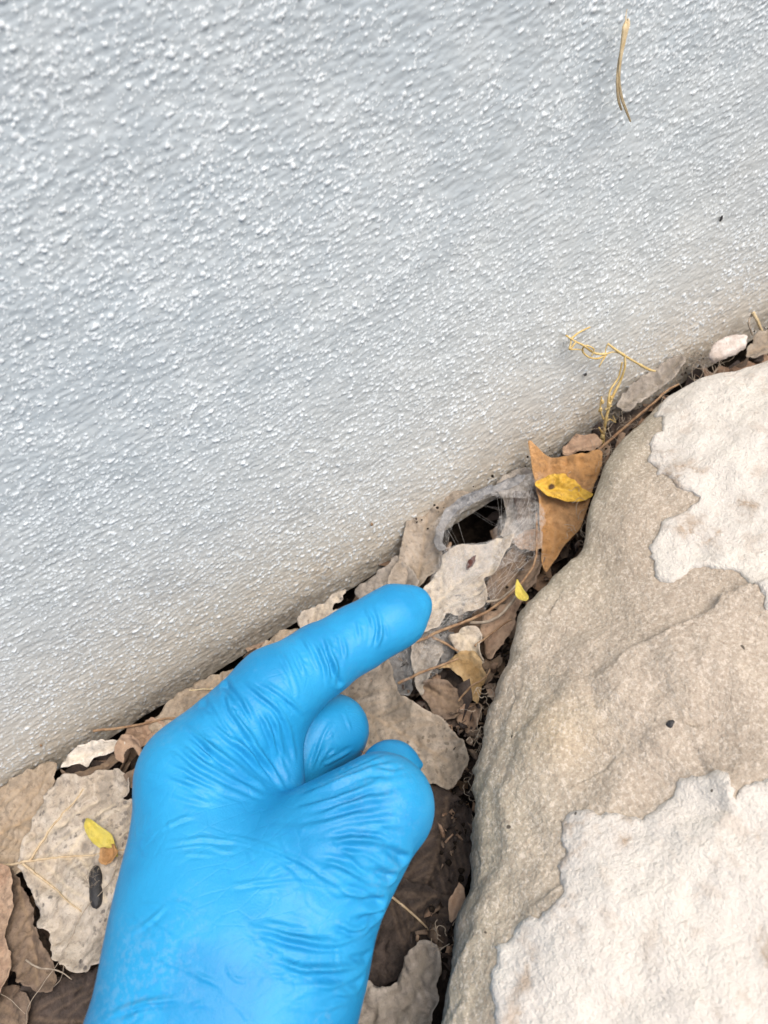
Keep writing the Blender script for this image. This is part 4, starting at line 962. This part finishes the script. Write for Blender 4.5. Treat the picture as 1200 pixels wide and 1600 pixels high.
    CR = [ # (points, height mm, width mm)
        ([(584, 938), (593, 958), (597, 985), (590, 1014)], .55, 1.0), ([(566, 944), (580, 965), (584, 992), (578, 1015)], .35, .9), ([(553, 960), (563, 985), (566, 1010)], .25, .8),
        ([(505, 985), (518, 1015), (528, 1050), (530, 1066)], .65, 1.1), ([(487, 990), (505, 1022), (516, 1056), (514, 1075)], .5, 1.0), ([(470, 990), (488, 1018), (503, 1052)], .35, .9), ([(530, 985), (541, 1010), (545, 1035)], .3, .9),
        ([(455, 1005), (470, 1032), (480, 1062)], .3, .9), ([(436, 1012), (452, 1038), (462, 1062), (468, 1095)], .3, .9),
        ([(378, 1058), (412, 1084), (440, 1112), (458, 1150), (466, 1190)], .7, 1.1), ([(398, 1050), (428, 1072), (458, 1098), (482, 1118)], .4, 1.0),
        ([(355, 1076), (360, 1102), (378, 1128), (398, 1152), (408, 1170)], .75, 1.1), ([(340, 1084), (354, 1114), (388, 1150), (420, 1190), (450, 1232)], .8, 1.2),
        ([(418, 1106), (438, 1140), (444, 1180), (442, 1200)], .5, 1.0), ([(400, 1100), (420, 1130), (432, 1165), (446, 1200), (462, 1228)], .5, 1.0), ([(370, 1076), (388, 1105), (402, 1130)], .45, 1.0),
        ([(312, 1106), (350, 1146), (398, 1184), (444, 1230)], .7, 1.2), ([(288, 1126), (334, 1168), (388, 1206), (424, 1234)], .7, 1.2), ([(268, 1152), (318, 1192), (370, 1220), (414, 1240)], .6, 1.2),
        ([(256, 1180), (304, 1204), (350, 1228), (396, 1244)], .55, 1.1), ([(252, 1204), (308, 1224), (360, 1243)], .45, 1.1), ([(300, 1138), (340, 1178), (380, 1206)], .4, .8), ([(250, 1232), (300, 1246), (350, 1254)], .2, 1.0),
        ([(628, 1188), (575, 1198), (522, 1222), (466, 1242)], .7, 1.4), ([(644, 1210), (585, 1224), (512, 1250), (460, 1262)], .6, 1.3), ([(640, 1236), (565, 1250), (482, 1276)], .6, 1.3), ([(630, 1262), (560, 1272), (480, 1290), (410, 1290)], .4, 1.3),
        ([(645, 1290), (590, 1288), (530, 1296)], .35, 1.2),
        ([(628, 1330), (594, 1312), (546, 1310), (492, 1318)], .7, 1.1), ([(256, 1316), (318, 1308), (390, 1316), (452, 1337), (508, 1370), (562, 1408)], .4, .8), ([(356, 1384), (410, 1376), (468, 1370), (520, 1386)], .3, .8),
        ([(388, 1448), (412, 1449), (462, 1464), (514, 1472), (566, 1460), (592, 1436)], .8, 1.2), ([(405, 1488), (452, 1510), (504, 1513), (556, 1506), (575, 1492)], .7, 1.2), ([(524, 1438), (562, 1449), (594, 1424)], .5, 1.0),
        ([(150, 1594), (214, 1568), (288, 1559)], .45, .8), ([(228, 1489), (296, 1515), (350, 1542)], .3, .8), ([(610, 1350), (566, 1334), (526, 1328)], .5, 1.0), ([(600, 1392), (566, 1371), (532, 1352), (490, 1344)], .55, 1.0), ([(597, 1414), (560, 1398), (520, 1392)], .45, 1.0),
        ([(562, 1530), (520, 1540), (470, 1536)], .4, 1.0), ([(556, 1562), (500, 1575), (440, 1566)], .3, 1.0), ([(240, 1300), (275, 1280), (312, 1272)], .22, .8), ([(190, 1460), (230, 1440), (265, 1410)], .2, .8),
        ([(520, 1122), (502, 1158), (488, 1205)], .5, .9), ([(556, 1172), (522, 1190), (496, 1212)], .4, 1.0), ([(540, 1110), (552, 1140)], .2, .8), ([(250, 1400), (300, 1420), (340, 1452)], .15, .8), ([(390, 1330), (450, 1350), (480, 1390)], .15, .8)]
    disp = np.zeros(len(V)); hr = np.random.default_rng(5); extra = []
    for pts, amp, wd in CR:
        p = np.array(pts, float)
        if amp < .3: continue
        for k in range(3):
            c = resample(catmull(p, 6), 6.0); n = len(c); a0 = int(n * hr.uniform(0, .45)); b0 = min(n, a0 + max(4, int(n * hr.uniform(.3, .6)))); c = c[a0:b0]
            if len(c) < 4: continue
            t = np.gradient(c, axis=0); t /= np.linalg.norm(t, axis=1)[:, None]; off = hr.choice([-1, 1]) * hr.uniform(6, 16); dr = hr.uniform(-.35, .35)
            c = c + np.stack([-t[:, 1], t[:, 0]], 1) * (off + dr * np.linspace(-1, 1, len(c)) * 18)[:, None]
            extra.append((c[::2].tolist(), amp * hr.uniform(.2, .5), wd * hr.uniform(.6, .85)))
    for k in range(46):                        # short stray creases over the back of the hand
        u, v = hr.uniform(200, 560), hr.uniform(1260, 1600); a = hr.normal(.15, .5); L_ = hr.uniform(14, 46); b = hr.normal(0, .4)
        extra.append(([(u + math.cos(a + b * x) * L_ * x, v + math.sin(a + b * x) * L_ * x) for x in (-1, -.4, .2, 1)], hr.uniform(.06, .16), hr.uniform(.6, .9)))
    for pts, amp, wd in CR + extra:
        c2 = resample(catmull(np.array(pts, float), 6), 7.0)
        c2 = c2 + hr.normal(0, 1.3, c2.shape)
        L3 = np.array([surf(u, v) for u, v in c2])
        for _ in range(2): L3[1:-1] = .25 * L3[:-2] + .5 * L3[1:-1] + .25 * L3[2:]
        ctr = L3.mean(0); rad = np.linalg.norm(L3 - ctr, axis=1).max() + 8
        near = np.where((np.linalg.norm(V - ctr, axis=1) < rad) & front)[0]
        Q = V[near]; best = np.full(len(Q), 1e9); sgn = np.zeros(len(Q)); tt = np.zeros(len(Q)); nseg = len(L3) - 1
        for i in range(nseg):
            a, b = L3[i], L3[i + 1]; ab = b - a; l2 = max(ab @ ab, 1e-9); t = np.clip((Q - a) @ ab / l2, 0, 1); dv = Q - a - t[:, None] * ab
            d = np.linalg.norm(dv, axis=1); s = np.sign(ab[0] * dv[:, 1] - ab[1] * dv[:, 0]); m = d < best
            best[m] = d[m]; sgn[m] = s[m]; tt[m] = (i + t[m]) / nseg
        fade = np.clip(np.minimum(tt, 1 - tt) * 3.2, 0, 1) * (.75 + .35 * np.sin(tt * hr.uniform(4, 9) + hr.uniform(0, 6))); sd_ = best * sgn; w = wd * .64
        prof = np.exp(-(sd_ / w) ** 2) - .75 * np.exp(-((sd_ - 1.7 * w) / (w * .9)) ** 2) - .25 * np.exp(-((sd_ + 1.9 * w) / (1.2 * w)) ** 2)
        disp[near] += 1.9 * amp * fade * prof * facing[near]
    # tucks that run round the edge of the hand and notch its outline
    for (ua, va), (ub, vb), A_, w_ in (((590, 1318), (631, 1341), 1.3, 1.1), ((572, 1358), (612, 1371), 1.1, .9), ((556, 1404), (595, 1411), 1.2, 1.0), ((550, 1444), (592, 1432), .9, .9),
                                       ((536, 1502), (574, 1494), .7, .9), ((516, 1542), (563, 1534), .6, .9), ((378, 1100), (353, 1069), .9, .9), ((340, 1120), (318, 1098), .5, .9), ((520, 1040), (533, 1070), .6, .8), ((655, 1208), (666, 1204), .9, .9)):
        pa, pm, pb = surf(ua, va), surf((ua + ub) / 2, (va + vb) / 2), surf(ub, vb); L3 = np.array([pa, pm, pb, pb + np.array([-.5, 0, 7.0])])
        near = np.where(np.linalg.norm(V - pb, axis=1) < 22)[0]; Q = V[near]; best = np.full(len(Q), 1e9); tt = np.zeros(len(Q))
        for i in range(3):
            a, b = L3[i], L3[i + 1]; ab = b - a; t = np.clip((Q - a) @ ab / max(ab @ ab, 1e-9), 0, 1); dd = np.linalg.norm(Q - a - t[:, None] * ab, axis=1); m = dd < best
            best[m] = dd[m]; tt[m] = (i + t[m]) / 3
        disp[near] += A_ * smooth(0, .45, tt) * (1 - smooth(.8, 1, tt)) * (.55 * np.exp(-((best - 2.0 * w_) / w_) ** 2) - np.exp(-(best / w_) ** 2))
    disp += .12 * perlin(V, 7, 5) + .05 * perlin(V * [1, 1.6, 1], 3, 8)
    Vg = V + N * disp[:, None]
    Vg = lap(Vg, .25)
    root_loc = c2w(J(300, 1700, 180) * mm)
    arm0 = None
    # the body inside: same skin drawn in a little, coarse, plus the forearm
    pts = [J(300, 1660, 180), J(285, 1790, 168), J(255, 1980, 158), J(200, 2300, 158), J(120, 2700, 170)]
    A = catmull(np.array(pts), 8); ra = np.interp(np.linspace(0, 1, len(A)), [0, .25, .6, 1], [24, 25, 31, 40])
    v1, f1 = tube_arrays(A, ra, 36)
    skin = c2w(v1 * mm) - root_loc
    ff = f1.tolist() + [list(range(36))[::-1], list(range(len(v1) - 36, len(v1)))]
    Vi = c2w((body - bN * 2.0) * mm) - root_loc; k = len(skin)
    Fi = (bF + k)
    me = mesh_np('person', np.vstack([skin, Vi]), ff + Fi.tolist())
    person = link('person', me, SKIN, None, root_loc)
    tag(person, 'left hand in a snug bright blue disposable glove, index finger pointing at the web hole', 'person')
    gm = mesh_np('glove', c2w(Vg * mm) - root_loc, Fq)
    gl = link('glove', gm, GLOVE, person); 
    # cuff running on up the forearm with a rolled bead
    n = 30; cv = []
    t = np.linspace(.08, .42, n); L = np.stack([np.interp(t, np.linspace(0, 1, len(A)), A[:, k]) for k in range(3)], 1)
    rr = np.interp(t, np.linspace(0, 1, len(A)), ra) + 2.0; rr[-3:] += [.7, 1.0, .4]
    v2, f2 = tube_arrays(L, rr, 64); v2 = v2 + (.5 * perlin(v2 * [1, .5, 1], 8, 3))[:, None] * nrm([0, 0, -1])
    link('cuff', mesh_np('cuff', c2w(v2 * mm) - root_loc, f2), GLOVE, gl)
hand()
